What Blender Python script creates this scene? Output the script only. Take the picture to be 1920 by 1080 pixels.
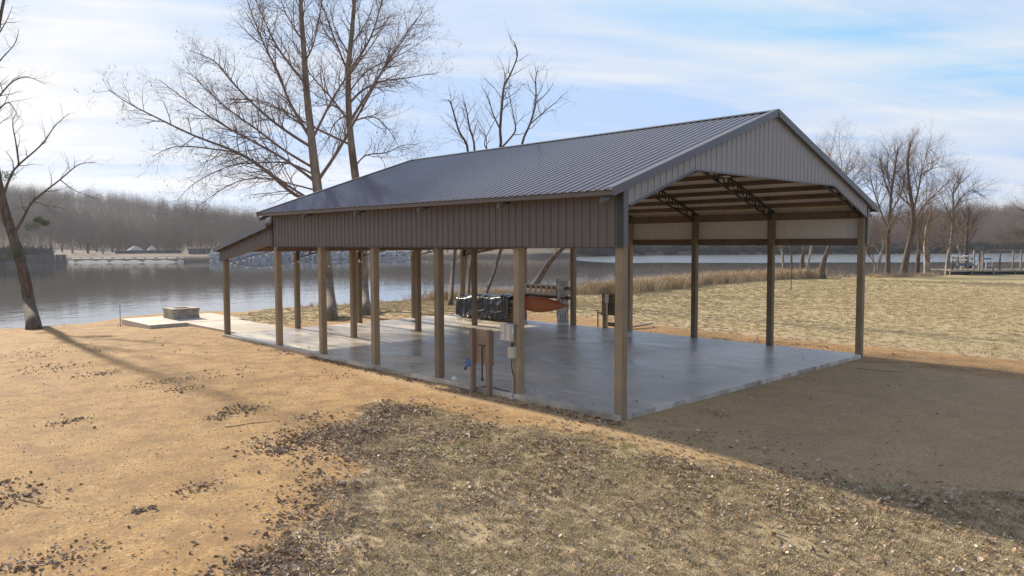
import bpy, bmesh, math, random
import numpy as np
from mathutils import Vector, Matrix, noise as mnoise
random.seed(7); np.random.seed(7)
R = math.radians
scene = bpy.context.scene
for o in list(bpy.data.objects): bpy.data.objects.remove(o)
C = scene.collection

# ------------------------------------------------------------------ camera
CAM = np.array([-12.4402, -9.8089, 3.584]); YAW, PIT, ROLL, FPX = 0.81094, -0.05954, -0.00319, 1423.43
_F = np.array([math.cos(YAW)*math.cos(PIT), math.sin(YAW)*math.cos(PIT), math.sin(PIT)])
_R = np.array([math.sin(YAW), -math.cos(YAW), 0.0]); _U = np.cross(_R, _F)
_R2 = _R*math.cos(ROLL)+_U*math.sin(ROLL); _U2 = -_R*math.sin(ROLL)+_U*math.cos(ROLL)
cd = bpy.data.cameras.new('camera'); cam = bpy.data.objects.new('camera', cd); C.objects.link(cam)
cam.matrix_world = Matrix(((_R2[0],_U2[0],-_F[0],CAM[0]),(_R2[1],_U2[1],-_F[1],CAM[1]),(_R2[2],_U2[2],-_F[2],CAM[2]),(0,0,0,1)))
cd.sensor_width = 36; cd.lens = FPX/1920*36; cd.clip_end = 6000; cd.clip_start = .1
scene.camera = cam

# ------------------------------------------------------------------ sky, sun, exposure
SUN_EL, SUN_AZ = R(24.7), R(0.8)          # the sun stands almost due +Y, low
sdir = Vector((math.sin(SUN_AZ)*math.cos(SUN_EL), math.cos(SUN_AZ)*math.cos(SUN_EL), math.sin(SUN_EL)))
w = bpy.data.worlds.new('World'); scene.world = w; w.use_nodes = True
nt = w.node_tree; nt.nodes.clear(); L = nt.links.new
def N(t, **k):
    n = nt.nodes.new(t)
    for a, b in k.items(): setattr(n, a, b)
    return n
out = N('ShaderNodeOutputWorld'); bg = N('ShaderNodeBackground'); L(bg.outputs[0], out.inputs[0])
sky = N('ShaderNodeTexSky', sky_type='NISHITA', sun_disc=False, sun_elevation=SUN_EL, sun_rotation=SUN_AZ, altitude=100, air_density=1.0, dust_density=1.0, ozone_density=1.5)
bg.inputs[1].default_value = 0.15
tc = N('ShaderNodeTexCoord'); sx = N('ShaderNodeSeparateXYZ'); L(tc.outputs['Generated'], sx.inputs[0])
zz = N('ShaderNodeMath', operation='MAXIMUM'); L(sx.outputs[2], zz.inputs[0]); zz.inputs[1].default_value = 0.0
za = N('ShaderNodeMath', operation='ADD'); L(zz.outputs[0], za.inputs[0]); za.inputs[1].default_value = 0.10
dx = N('ShaderNodeMath', operation='DIVIDE'); L(sx.outputs[0], dx.inputs[0]); L(za.outputs[0], dx.inputs[1])
dy = N('ShaderNodeMath', operation='DIVIDE'); L(sx.outputs[1], dy.inputs[0]); L(za.outputs[0], dy.inputs[1])
cb = N('ShaderNodeCombineXYZ'); L(dx.outputs[0], cb.inputs[0]); L(dy.outputs[0], cb.inputs[1])
def streak(rot, sa, sb, loc):      # rotate the cloud plane, then stretch it, so the streaks lie across the view
    m1 = N('ShaderNodeMapping'); L(cb.outputs[0], m1.inputs[0]); m1.inputs['Rotation'].default_value = (0, 0, rot)
    m2 = N('ShaderNodeMapping'); L(m1.outputs[0], m2.inputs[0]); m2.inputs['Scale'].default_value = (sa, sb, 1); m2.inputs['Location'].default_value = loc; return m2.outputs[0]
n1 = N('ShaderNodeTexNoise'); L(streak(R(43.5+8), .42, .85, (2.3, 4.4, 0)), n1.inputs['Vector']); n1.inputs['Scale'].default_value = 0.8; n1.inputs['Detail'].default_value = 8; n1.inputs['Roughness'].default_value = .52; n1.inputs['Distortion'].default_value = .6
n2 = N('ShaderNodeTexNoise'); L(streak(R(43.5-14), .5, 2.0, (1.0, 7.0, 0)), n2.inputs['Vector']); n2.inputs['Scale'].default_value = 1.1; n2.inputs['Detail'].default_value = 9; n2.inputs['Roughness'].default_value = .6; n2.inputs['Distortion'].default_value = .4
mxn = N('ShaderNodeMix', data_type='FLOAT'); mxn.inputs[0].default_value = .35; L(n1.outputs[0], mxn.inputs[2]); L(n2.outputs[0], mxn.inputs[3])
cr = N('ShaderNodeValToRGB'); cr.color_ramp.elements[0].position = .435; cr.color_ramp.elements[1].position = .60
cr.color_ramp.elements[0].color = (.02,.02,.02,1); cr.color_ramp.elements[1].color = (.92,.92,.92,1)
L(mxn.outputs[0], cr.inputs[0])
# thin cloud glows where it is seen towards the sun (forward scattering)
dot = N('ShaderNodeVectorMath', operation='DOT_PRODUCT'); L(tc.outputs['Generated'], dot.inputs[0]); dot.inputs[1].default_value = sdir
dm = N('ShaderNodeMath', operation='MAXIMUM'); L(dot.outputs['Value'], dm.inputs[0]); dm.inputs[1].default_value = 0
pw = N('ShaderNodeMath', operation='POWER'); L(dm.outputs[0], pw.inputs[0]); pw.inputs[1].default_value = 5
sc_ = N('ShaderNodeMath', operation='MULTIPLY_ADD'); L(pw.outputs[0], sc_.inputs[0]); sc_.inputs[1].default_value = .25; sc_.inputs[2].default_value = 3.4
cc = N('ShaderNodeVectorMath', operation='SCALE'); cc.inputs[0].default_value = (1.0, 1.0, 1.01); L(sc_.outputs[0], cc.inputs['Scale'])
gain = N('ShaderNodeVectorMath', operation='MULTIPLY'); cap = N('ShaderNodeVectorMath', operation='MINIMUM'); cap.inputs[1].default_value = (3.3, 3.5, 3.8); L(sky.outputs[0], cap.inputs[0]); L(cap.outputs[0], gain.inputs[0]); gain.inputs[1].default_value = (.53, .715, .98)
veil = N('ShaderNodeMath', operation='MULTIPLY_ADD'); L(pw.outputs[0], veil.inputs[0]); veil.inputs[1].default_value = .38; L(cr.outputs[0], veil.inputs[2]); veil.use_clamp = True
mx = N('ShaderNodeMix', data_type='RGBA'); L(veil.outputs[0], mx.inputs[0]); L(gain.outputs[0], mx.inputs[6]); L(cc.outputs[0], mx.inputs[7])
L(mx.outputs[2], bg.inputs[0])
sl = bpy.data.lights.new('sun', 'SUN'); sl.energy = 4.8; sl.angle = R(1.3); sl.color = (1, .90, .74)
so = bpy.data.objects.new('sun', sl); C.objects.link(so); so.rotation_euler = (-sdir).to_track_quat('-Z', 'Y').to_euler(); so.location = (0, 60, 40)
vs = scene.view_settings; vs.view_transform = 'Standard'; vs.look = 'None'; vs.gamma = 1; vs.exposure = 0.82; vs.use_curve_mapping = False
scene.cycles.use_denoising = True; scene.cycles.denoising_prefilter = 'NONE'; scene.render.filter_size = 1.3; scene.cycles.sample_clamp_indirect = 6
scene.cycles.max_bounces = 8; scene.cycles.transparent_max_bounces = 8

# ------------------------------------------------------------------ measuring tools and terrain
def ray(u, v): return _F + _R2*(u-960)/FPX + _U2*(540-v)/FPX
def GP(u, v, z=0.0):
    d = ray(u, v); return CAM + d*((z-CAM[2])/d[2])
def AT(u, v, depth): return Vector(CAM + ray(u, v)*depth)
def sstep(a, b, x):
    t = np.clip((np.asarray(x, float)-a)/(b-a), 0, 1); return t*t*(3-2*t)
WATER = -1.2
W_, BY, NB, LT = 12.1335, 3.048, 5, 4.4173       # width, bay, bays, lean-to depth
LEN = BY*NB
_bankpx = [(-900,700),(-420,650),(-150,622),(0,618),(70,615),(150,610),(225,596),(300,589),(390,584),(450,586),(500,580),(563,576),(640,572),(696,569),(797,562),(900,555),(1000,551),(1182,545),(1250,536),(1307,529),(1400,520),(1480,518),(1560,517),(1640,516),(1720,515),(1800,514),(1920,513),(2200,512),(2700,511)]
BANK = np.array([GP(u, v, -.45)[:2] for u, v in _bankpx])
BANK = np.vstack([BANK[0]+np.array([-260,-180]), BANK, BANK[-1]+np.array([200,-150])])
def bank_dist(x, y):
    """signed distance to the bank edge, positive on the land side"""
    x = np.asarray(x, float); y = np.asarray(y, float)
    best = np.full(x.shape, 1e9); sgn = np.ones(x.shape)
    for a, b in zip(BANK[:-1], BANK[1:]):
        ab = b-a; l2 = ab@ab
        t = np.clip(((x-a[0])*ab[0]+(y-a[1])*ab[1])/l2, 0, 1)
        qx = a[0]+t*ab[0]-x; qy = a[1]+t*ab[1]-y
        d = np.hypot(qx, qy); cr_ = ab[0]*(y-a[1])-ab[1]*(x-a[0])
        m = d < best
        best = np.where(m, d, best); sgn = np.where(m, np.where(cr_ > 0, -1, 1), sgn)
    return best*sgn
def gz(x, y):
    x = np.asarray(x, float); y = np.asarray(y, float)
    ddx = np.maximum(np.maximum(-.3-x, x-12.5), 0); ddy = np.maximum(np.maximum(-.3-y, y-20.2), 0)
    d = np.hypot(ddx, ddy)
    z = -.115-.26*sstep(.8, 14, d)-.16*sstep(14, 70, d)
    z = z-.22*sstep(0, 9, -y)*sstep(8, -2, x)
    z = z+.022*np.sin(x*.9+1.3*np.sin(y*.43))*np.sin(y*.71+.6)*sstep(.3, 3, d)
    bd = bank_dist(x, y)
    z = z-2.2*sstep(.4, -3.2, bd)-4*sstep(-3, -20, bd)
    return z
def gz1(x, y): return float(gz(np.array([x]), np.array([y]))[0])
def G(u, v):
    z = -.2
    for i in range(12):
        p = GP(u, v, z); z = .5*z+.5*gz1(p[0], p[1])
    return Vector((p[0], p[1], gz1(p[0], p[1])))

# ------------------------------------------------------------------ materials
MATS = {}
def mat(name, col, rough=.7, metal=0, spec=.5):
    m = bpy.data.materials.new(name); m.use_nodes = True
    b = m.node_tree.nodes['Principled BSDF']; b.inputs['Base Color'].default_value = (*col, 1); b.inputs['Roughness'].default_value = rough
    b.inputs['Metallic'].default_value = metal; b.inputs['Specular IOR Level'].default_value = spec
    MATS[name] = m; return m
class NT:
    """small node helper bound to one material"""
    def __init__(s, m): s.t = m.node_tree; s.b = s.t.nodes['Principled BSDF']; s.co = s.t.nodes.new('ShaderNodeTexCoord'); s.geo = s.t.nodes.new('ShaderNodeNewGeometry')
    def n(s, t, **k):
        q = s.t.nodes.new(t)
        for a, b in k.items(): setattr(q, a, b)
        return q
    def l(s, a, b): s.t.links.new(a, b)
    def noise(s, scale, detail=4, rough=.55, stretch=None, world=False, dist=0):
        q = s.n('ShaderNodeTexNoise'); q.inputs['Scale'].default_value = scale; q.inputs['Detail'].default_value = detail; q.inputs['Roughness'].default_value = rough; q.inputs['Distortion'].default_value = dist
        v = s.geo.outputs['Position'] if world else s.co.outputs['Object']
        if stretch:
            mp = s.n('ShaderNodeMapping'); mp.inputs['Scale'].default_value = stretch; s.l(v, mp.inputs[0]); v = mp.outputs[0]
        s.l(v, q.inputs['Vector']); return q.outputs[0]
    def ramp(s, f, stops):
        r = s.n('ShaderNodeValToRGB'); e = r.color_ramp.elements
        while len(e) < len(stops): e.new(.5)
        for i, (p, c) in enumerate(stops): e[i].position = p; e[i].color = (*c, 1) if len(c) == 3 else c
        s.l(f, r.inputs[0]); return r.outputs[0]
    def mix(s, f, a, b, mode='MIX'):
        m = s.n('ShaderNodeMix', data_type='RGBA', blend_type=mode)
        for sock, v in ((0, f), (6, a), (7, b)):
            if hasattr(v, 'is_output') or isinstance(v, bpy.types.NodeSocket): s.l(v, m.inputs[sock])
            elif isinstance(v, tuple): m.inputs[sock].default_value = (*v, 1)
            else: m.inputs[sock].default_value = v
        return m.outputs[2]
    def math(s, op, a, b=0.0, clamp=False):
        m = s.n('ShaderNodeMath', operation=op, use_clamp=clamp)
        for i, v in enumerate((a, b)):
            if isinstance(v, bpy.types.NodeSocket): s.l(v, m.inputs[i])
            else: m.inputs[i].default_value = v
        return m.outputs[0]
    def attr(s, name): a = s.n('ShaderNodeAttribute', attribute_name=name); return a.outputs['Fac']
    def obrand(s): return s.n('ShaderNodeObjectInfo').outputs['Random']
    def bump(s, h, strength=.3, dist=.02):
        b = s.n('ShaderNodeBump'); b.inputs['Strength'].default_value = strength; b.inputs['Distance'].default_value = dist; s.l(h, b.inputs['Height']); s.l(b.outputs[0], s.b.inputs['Normal']); return b
    def color(s, c): s.l(c, s.b.inputs['Base Color'])
    def rough(s, c): s.l(c, s.b.inputs['Roughness'])
V3 = lambda a: (a, a, a)

def wood(name, c1, c2, stretch=(14, 14, .9), tint=.12):
    m = mat(name, c1, .8); t = NT(m)
    g = t.noise(3, 6, .65, stretch, dist=1.2); big = t.noise(1.3, 3, .6)
    c = t.mix(g, c1, c2); kn = t.noise(2.3, 1, .4, (1.6, 1.6, .55))
    c = t.mix(t.ramp(kn, [(.66, V3(0)), (.72, V3(.75))]), c, tuple(x*.35 for x in c1))
    c = t.mix(t.ramp(big, [(.35, V3(0)), (.7, V3(.45))]), c, tuple(x*.62 for x in c2))
    ck = t.noise(2.2, 2, .5, tuple(x*2.6 if x > 5 else x*.45 for x in stretch)); c = t.mix(t.ramp(ck, [(.60, V3(0)), (.68, V3(.7))]), c, tuple(x*.4 for x in c2))
    r = t.math('MULTIPLY_ADD', t.obrand(), .55); r.node.inputs[2].default_value = .68
    sc = t.n('ShaderNodeVectorMath', operation='SCALE'); t.l(c, sc.inputs[0]); t.l(r, sc.inputs['Scale'])
    t.color(sc.outputs[0]); t.bump(g, .35, .006); return m
M_post = wood('treated_post', (.40,.30,.185), (.21,.15,.092))
M_lumber = wood('framing_lumber', (.23,.145,.085), (.14,.085,.05), (.9, 14, 14))
M_oldwood = wood('reddish_lumber', (.34,.245,.175), (.25,.17,.12))
M_grey = wood('weathered_grey_wood', (.28,.25,.21), (.18,.16,.135), (3, 3, 3))
M_deck = wood('deck_wood', (.36,.31,.22), (.26,.22,.16), (2, 2, 2))

def painted_metal(name, col, rough, dirt=.25, metal=0.0):
    m = mat(name, col, rough, metal, .5); t = NT(m)
    a = t.noise(1.1, 5, .6, (1, 1, .35)); b = t.noise(22, 3, .5, (1, 1, .2))
    c = t.mix(t.ramp(a, [(.35, V3(0)), (.75, V3(dirt))]), col, tuple(min(1, x*1.5+.02) for x in col))
    c = t.mix(t.ramp(b, [(.5, V3(0)), (.8, V3(dirt*.5))]), c, tuple(x*.7 for x in col))
    t.color(c); t.rough(t.ramp(a, [(.3, V3(rough-.05)), (.8, V3(rough+.12))])); return m
M_side = painted_metal('bronze_siding', (.112,.088,.078), .5)
M_gable = painted_metal('sheen_toned_gable_siding', (.27,.252,.24), .42)  # siding copy lightened: the near gable's sky sheen is put into its base colour
M_roof = painted_metal('charcoal_roof', (.14,.104,.088), .08, .15, .0); M_roof.node_tree.nodes['Principled BSDF'].inputs['Specular IOR Level'].default_value = 1.0; M_roof.node_tree.nodes['Principled BSDF'].inputs['IOR'].default_value = 1.7
_b = M_roof.node_tree.nodes['Principled BSDF']; M_roof.node_tree.links.remove(_b.inputs['Roughness'].links[0]); _b.inputs['Roughness'].default_value = .07
M_trim = painted_metal('charcoal_trim', (.10,.10,.108), .38, .1)
M_inner = painted_metal('pale_panel_back', (.66,.62,.55), .6)
M_steel = painted_metal('black_steel', (.022,.021,.02), .5)
M_galv = painted_metal('galvanised_metal', (.38,.39,.40), .42, .2, .6)
M_box = painted_metal('beige_enclosure', (.52,.47,.42), .5)
M_boxd = painted_metal('tan_enclosure', (.44,.41,.32), .5)
M_white = painted_metal('white_plastic', (.78,.77,.74), .45)
M_blue = painted_metal('blue_enamel', (.02,.10,.38), .4)
M_lblue = painted_metal('blue_cover', (.07,.16,.28), .6)
M_black = painted_metal('black_iron', (.018,.018,.02), .5)
M_wpanel = painted_metal('off_white_paint', (.80,.76,.67), .6)
M_alu = painted_metal('dull_aluminium', (.50,.47,.42), .5, .3)
M_bulb = mat('bulb_glass', (.85,.84,.80), .15)
M_rope = mat('green_rope', (.12,.38,.22), .8)
M_orange = painted_metal('faded_orange_plastic', (.42,.115,.04), .5, .35)
M_tarp = mat('black_tarp', (.012,.012,.018), .25); t = NT(M_tarp); t.bump(t.noise(6, 4, .6), .7, .05); t.rough(t.ramp(t.noise(3, 3), [(.3, V3(.15)), (.7, V3(.38))]))

def concrete(name, lo, hi, r0, r1, stretch=None):
    m = mat(name, hi, .5, spec=.26); t = NT(m)
    a = t.noise(.75, 8, .66, (1.6, .45, 1), True, 1.2); b = t.noise(9, 4, .6, None, True); d = t.noise(.22, 3, .5, (.5, 1.2, 1), True)
    c = t.mix(t.ramp(a, [(.36, V3(0)), (.62, V3(1))]), lo, hi)
    c = t.mix(t.ramp(d, [(.38, V3(.55)), (.56, V3(0))]), c, tuple(x*.72 for x in lo))
    c = t.mix(t.ramp(b, [(.3, V3(.22)), (.6, V3(0))]), c, tuple(x*.7 for x in lo)); t.color(c)
    t.rough(t.ramp(a, [(.3, V3(r0)), (.72, V3(r1))])); t.bump(b, .08, .004); return m
M_slab = concrete('power_trowelled_concrete', (.27,.235,.19), (.78,.69,.58), .23, .48)
M_pad = concrete('broomed_concrete', (.46,.385,.30), (.60,.51,.41), .6, .8)
M_joint = mat('joint_sealant', (.16,.155,.15), .8)

def stone(name, cols, rnd=True):
    m = mat(name, cols[0], .9); t = NT(m)
    c = t.ramp(t.obrand() if rnd else t.noise(2, 2), [(i/(len(cols)-1), c) for i, c in enumerate(cols)])
    g = t.noise(11, 5, .65); c = t.mix(t.ramp(g, [(.3, V3(.55)), (.65, V3(0))]), c, tuple(x*.55 for x in cols[0])); t.color(c); t.bump(g, .5, .02); return m
M_block = stone('tumbled_wall_block', [(.40,.35,.27), (.50,.43,.33), (.33,.29,.24), (.46,.36,.25)])
M_rip = stone('riprap_rock', [(.22,.23,.25), (.34,.35,.36), (.42,.41,.40), (.16,.17,.19)])
M_log = stone('split_log', [(.36,.24,.13), (.28,.17,.09), (.44,.33,.20), (.20,.13,.08)])
M_round = stone('pale_log_round', [(.52,.45,.36), (.40,.33,.25)])
M_sand = stone('pale_sand', [(.50,.46,.40), (.44,.40,.34)], False)
M_pile = stone('sheet_pile', [(.10,.10,.105), (.15,.14,.14)], False)

def bark(name, lo, hi, sc=6):
    m = mat(name, lo, .95, spec=.15); t = NT(m); g = t.noise(sc, 5, .65, (1, 1, .3)); c = t.mix(t.ramp(g, [(.35, V3(0)), (.65, V3(1))]), lo, hi); t.color(c); t.bump(g, .7, .04); return m
M_bark = bark('grey_brown_bark', (.065,.047,.034), (.17,.125,.09))
M_syc = bark('sycamore_bark', (.12,.088,.065), (.30,.24,.18), 3)
M_sycb = bark('sycamore_limb_bark', (.14,.098,.082), (.25,.185,.155), 3)
M_twig = bark('twig_bark', (.10,.068,.055), (.17,.12,.095))
M_twigt = bark('tan_twig_bark', (.17,.12,.08), (.27,.19,.125))
M_pale = bark('pale_bark', (.15,.12,.095), (.40,.35,.29), 3)
M_wood_far = bark('far_wood_bark', (.12,.088,.074), (.235,.178,.142), .12)
M_brush = bark('dark_brush', (.035,.037,.038), (.09,.085,.075), .3)
M_ball = mat('seed_ball', (.045,.032,.03), .9)
M_mist = mat('mistletoe', (.11,.12,.04), .8)
def leafmat(name, stops):
    m = mat(name, stops[0], .9, spec=.12); t = NT(m); t.color(t.ramp(t.obrand(), [(i/(len(stops)-1), c) for i, c in enumerate(stops)])); return m
M_leaf = leafmat('fallen_leaf', [(.20,.12,.08), (.30,.19,.12), (.42,.295,.19), (.24,.15,.10), (.52,.41,.29), (.21,.135,.095), (.68,.58,.45)])
M_grass = leafmat('dead_grass_blade', [(.50,.39,.235), (.40,.305,.18), (.64,.52,.345), (.46,.36,.215), (.31,.25,.135)])
M_green = leafmat('green_grass_blade', [(.16,.19,.055), (.24,.25,.08), (.12,.14,.05)])
M_weed = leafmat('dry_weed', [(.44,.32,.19), (.54,.42,.26), (.34,.23,.14), (.60,.49,.32)])
M_stick = mat('stick', (.11,.085,.065), .9)

# ground
M_ground = mat('ground_cover', (.3,.24,.14), .95, spec=.2); t = NT(M_ground)
ga, le, gr = t.attr('gravel'), t.attr('litter'), t.attr('green')
fine = t.noise(38, 3, .7, None, True); mid = t.noise(5.5, 5, .6, None, True); big = t.noise(.5, 4, .55, None, True); peb = t.noise(85, 2, .6, None, True)
vor = t.n('ShaderNodeTexVoronoi'); vor.inputs['Scale'].default_value = 26; t.l(t.geo.outputs['Position'], vor.inputs['Vector'])
gcol = t.mix(t.ramp(big, [(.32, V3(0)), (.66, V3(1))]), (.36,.20,.068), (.46,.28,.112))
vs_ = t.n('ShaderNodeSeparateColor'); t.l(vor.outputs['Color'], vs_.inputs[0])
gcol = t.mix(t.ramp(vs_.outputs[0], [(0, V3(.75)), (.35, V3(0))]), gcol, (.22,.125,.055))
gcol = t.mix(t.ramp(vs_.outputs[1], [(.72, V3(0)), (1, V3(.8))]), gcol, (.58,.41,.22))
gcol = t.mix(t.ramp(fine, [(.28, V3(.8)), (.5, V3(0))]), gcol, (.15,.09,.045))
gcol = t.mix(t.ramp(t.noise(1.7, 5, .65, None, True), [(.38, V3(.75)), (.56, V3(0))]), gcol, (.235,.14,.065))
dcol = t.mix(t.ramp(mid, [(.25, V3(0)), (.75, V3(1))]), (.40,.295,.165), (.53,.41,.245))
dcol = t.mix(t.ramp(fine, [(.3, V3(.55)), (.55, V3(0))]), dcol, (.14,.10,.065))
dcol = t.mix(t.ramp(peb, [(.55, V3(0)), (.78, V3(.55))]), dcol, (.55,.45,.30))
gm = t.math('MULTIPLY', gr, t.ramp(t.noise(1.1, 5, .65, None, True), [(.42, V3(0)), (.62, V3(1))]))
dcol = t.mix(gm, dcol, t.mix(fine, (.25,.225,.075), (.42,.36,.145)))
gcol = t.mix(t.math('MULTIPLY', t.ramp(t.math('ADD', t.attr('pale'), t.math('MULTIPLY', t.math('SUBTRACT', big, .5), .9)), [(.3, V3(0)), (.75, V3(1))]), .42), gcol, t.mix(t.ramp(fine, [(.3, V3(0)), (.65, V3(1))]), (.27,.17,.085), (.74,.55,.33)))
edge = t.math('ADD', ga, t.math('MULTIPLY', t.math('SUBTRACT', t.noise(2.2, 6, .65, None, True), .5), 1.1))
col = t.mix(t.ramp(edge, [(.42, V3(0)), (.58, V3(1))]), dcol, gcol)
lm = t.math('ADD', t.math('MULTIPLY', le, 1.0), t.math('MULTIPLY', t.math('SUBTRACT', t.noise(3.2, 6, .7, None, True), .56), 1.6))
lv = t.math('MULTIPLY', t.ramp(lm, [(.52, V3(0)), (.80, V3(.5))]), t.ramp(le, [(.05, V3(0)), (.2, V3(1))]))
col = t.mix(lv, col, t.mix(t.ramp(fine, [(.35, V3(0)), (.65, V3(1))]), (.14,.095,.07), (.36,.27,.19)))
far = t.noise(.04, 3, .5, None, True); col = t.mix(t.ramp(far, [(.4, V3(0)), (.7, V3(.18))]), col, (.20,.16,.08)); t.color(col)
hb = t.math('ADD', t.math('MULTIPLY', fine, .6), t.math('MULTIPLY', mid, .45)); t.bump(hb, .55, .035)
M_far = mat('far_shore_soil', (.26,.19,.12), .95, spec=.1); t = NT(M_far); g = t.noise(.06, 6, .6, None, True); t.color(t.mix(t.ramp(g, [(.35, V3(0)), (.65, V3(1))]), (.095,.072,.06), (.16,.12,.09)))

# water
M_water = mat('lake_water', (.045,.042,.032), .03); t = NT(M_water); t.b.inputs['IOR'].default_value = 1.333
rp = t.attr('ripple'); rn = t.noise(.035, 4, .6, (1, .5, 1), True)
rmask = t.ramp(t.math('ADD', rp, t.math('MULTIPLY', t.math('SUBTRACT', rn, .5), .5)), [(.47, V3(0)), (.56, V3(1))])
wv = t.math('ADD', t.noise(.9, 3, .5, (.6, 1.3, 1), True), t.math('MULTIPLY', t.noise(.16, 3, .5, (.6, 1.3, 1), True), 1.5))
b1 = t.n('ShaderNodeBump'); b1.inputs['Distance'].default_value = .10; t.l(wv, b1.inputs['Height'])
t.l(t.math('MULTIPLY_ADD', rmask, .30), b1.inputs['Strength']); b1.inputs['Strength'].links[0].from_node.inputs[2].default_value = .085
t.l(b1.outputs[0], t.b.inputs['Normal'])
t.rough(t.math('MULTIPLY_ADD', rmask, .22)); t.b.inputs['Roughness'].links[0].from_node.inputs[2].default_value = .03

# ------------------------------------------------------------------ mesh helpers
class MB:
    def __init__(s): s.v = []; s.f = []; s.mi = []
    def face(s, pts, mi=0):
        i = len(s.v); s.v += [tuple(p) for p in pts]; s.f.append(tuple(range(i, i+len(pts)))); s.mi.append(mi)
    def box(s, lo, hi, mi=0, M=None):
        x0, y0, z0 = lo; x1, y1, z1 = hi; i = len(s.v)
        p = [(x0,y0,z0),(x1,y0,z0),(x1,y1,z0),(x0,y1,z0),(x0,y0,z1),(x1,y0,z1),(x1,y1,z1),(x0,y1,z1)]
        if M is not None: p = [tuple(M @ Vector(q)) for q in p]
        s.v += p
        for q in ((3,2,1,0),(4,5,6,7),(0,1,5,4),(1,2,6,5),(2,3,7,6),(3,0,4,7)): s.f.append(tuple(i+k for k in q)); s.mi.append(mi)
        return s
    def bar(s, a, b, wd, ht, up=(0,0,1), mi=0):
        a = Vector(a); b = Vector(b); d = (b-a).normalized(); upv = Vector(up)
        r = d.cross(upv)
        if r.length < 1e-4: r = d.cross(Vector((1,0,0)))
        r.normalize(); u = r.cross(d); i = len(s.v)
        for p in (a, b):
            for sx_, sy_ in ((-1,-1),(1,-1),(1,1),(-1,1)): s.v.append(tuple(p+r*wd/2*sx_+u*ht/2*sy_))
        for q in ((0,1,2,3),(7,6,5,4),(0,4,5,1),(1,5,6,2),(2,6,7,3),(3,7,4,0)): s.f.append(tuple(i+k for k in q)); s.mi.append(mi)
        return s
    def tube(s, pts, rad, n=6, mi=0, cap=True):
        pts = [Vector(p) for p in pts]; k0 = len(s.v); m = len(pts)
        if not hasattr(rad, '__len__'): rad = [rad]*m
        d = (pts[1]-pts[0]).normalized(); r = d.orthogonal().normalized()
        for k, p in enumerate(pts):
            d = (pts[min(k+1, m-1)]-pts[max(k-1, 0)]).normalized()
            r = (r-d*r.dot(d)); r = r.normalized() if r.length > 1e-6 else d.orthogonal().normalized()
            q = d.cross(r)
            for j in range(n):
                a = 2*math.pi*j/n; s.v.append(tuple(p+(r*math.cos(a)+q*math.sin(a))*rad[k]))
        for k in range(m-1):
            for j in range(n):
                a = k0+k*n+j; b = k0+k*n+(j+1) % n; s.f.append((a, b, b+n, a+n)); s.mi.append(mi)
        if cap: s.f.append(tuple(k0+j for j in range(n))[::-1]); s.f.append(tuple(k0+(m-1)*n+j for j in range(n))); s.mi += [mi, mi]
        return s
    def mesh(s, name, mats, smooth=False):
        me = bpy.data.meshes.new(name); me.from_pydata(s.v, [], s.f)
        for m in (mats if isinstance(mats, (list, tuple)) else [mats]): me.materials.append(m)
        if any(s.mi): me.polygons.foreach_set('material_index', s.mi)
        if smooth: me.polygons.foreach_set('use_smooth', [True]*len(me.polygons))
        me.update(); return me
    def build(s, name, mats, parent=None, smooth=False, bevel=0):
        o = bpy.data.objects.new(name, s.mesh(name, mats, smooth)); C.objects.link(o)
        if parent: o.parent = parent
        if bevel: b = o.modifiers.new('bevel', 'BEVEL'); b.width = bevel; b.segments = 2; b.limit_method = 'ANGLE'
        return o
def inst(name, me, parent=None, loc=(0,0,0), rot=(0,0,0)):
    o = bpy.data.objects.new(name, me); C.objects.link(o); o.location = loc; o.rotation_euler = rot
    if parent: o.parent = parent
    return o
def empty(name, loc=(0,0,0), rz=0, label=None, cat=None, group=None):
    o = bpy.data.objects.new(name, None); C.objects.link(o); o.location = loc; o.rotation_euler = (0,0,rz); o.empty_display_size = .2
    return tag(o, label, cat, group)
def tag(o, label=None, cat=None, group=None, kind=None):
    if label: o['label'] = label
    if cat: o['category'] = cat
    if group: o['group'] = group
    if kind: o['kind'] = kind
    return o
def ico(mb, c, r, mi=0, sq=(1,1,1), rot=0, jit=0):
    phi = (1+5**.5)/2; i = len(mb.v)
    vv = [(-1,phi,0),(1,phi,0),(-1,-phi,0),(1,-phi,0),(0,-1,phi),(0,1,phi),(0,-1,-phi),(0,1,-phi),(phi,0,-1),(phi,0,1),(-phi,0,-1),(-phi,0,1)]
    s_ = r/math.hypot(1, phi); cr_, sr_ = math.cos(rot), math.sin(rot)
    for x, y, z in vv:
        k = s_*(1+random.uniform(-jit, jit)); x, y, z = x*k*sq[0], y*k*sq[1], z*k*sq[2]
        mb.v.append((c[0]+x*cr_-y*sr_, c[1]+x*sr_+y*cr_, c[2]+z))
    for f in ((0,11,5),(0,5,1),(0,1,7),(0,7,10),(0,10,11),(1,5,9),(5,11,4),(11,10,2),(10,7,6),(7,1,8),(3,9,4),(3,4,2),(3,2,6),(3,6,8),(3,8,9),(4,9,5),(2,4,11),(6,2,10),(8,6,7),(9,8,1)):
        mb.f.append(tuple(i+k for k in f)); mb.mi.append(mi)

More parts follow.
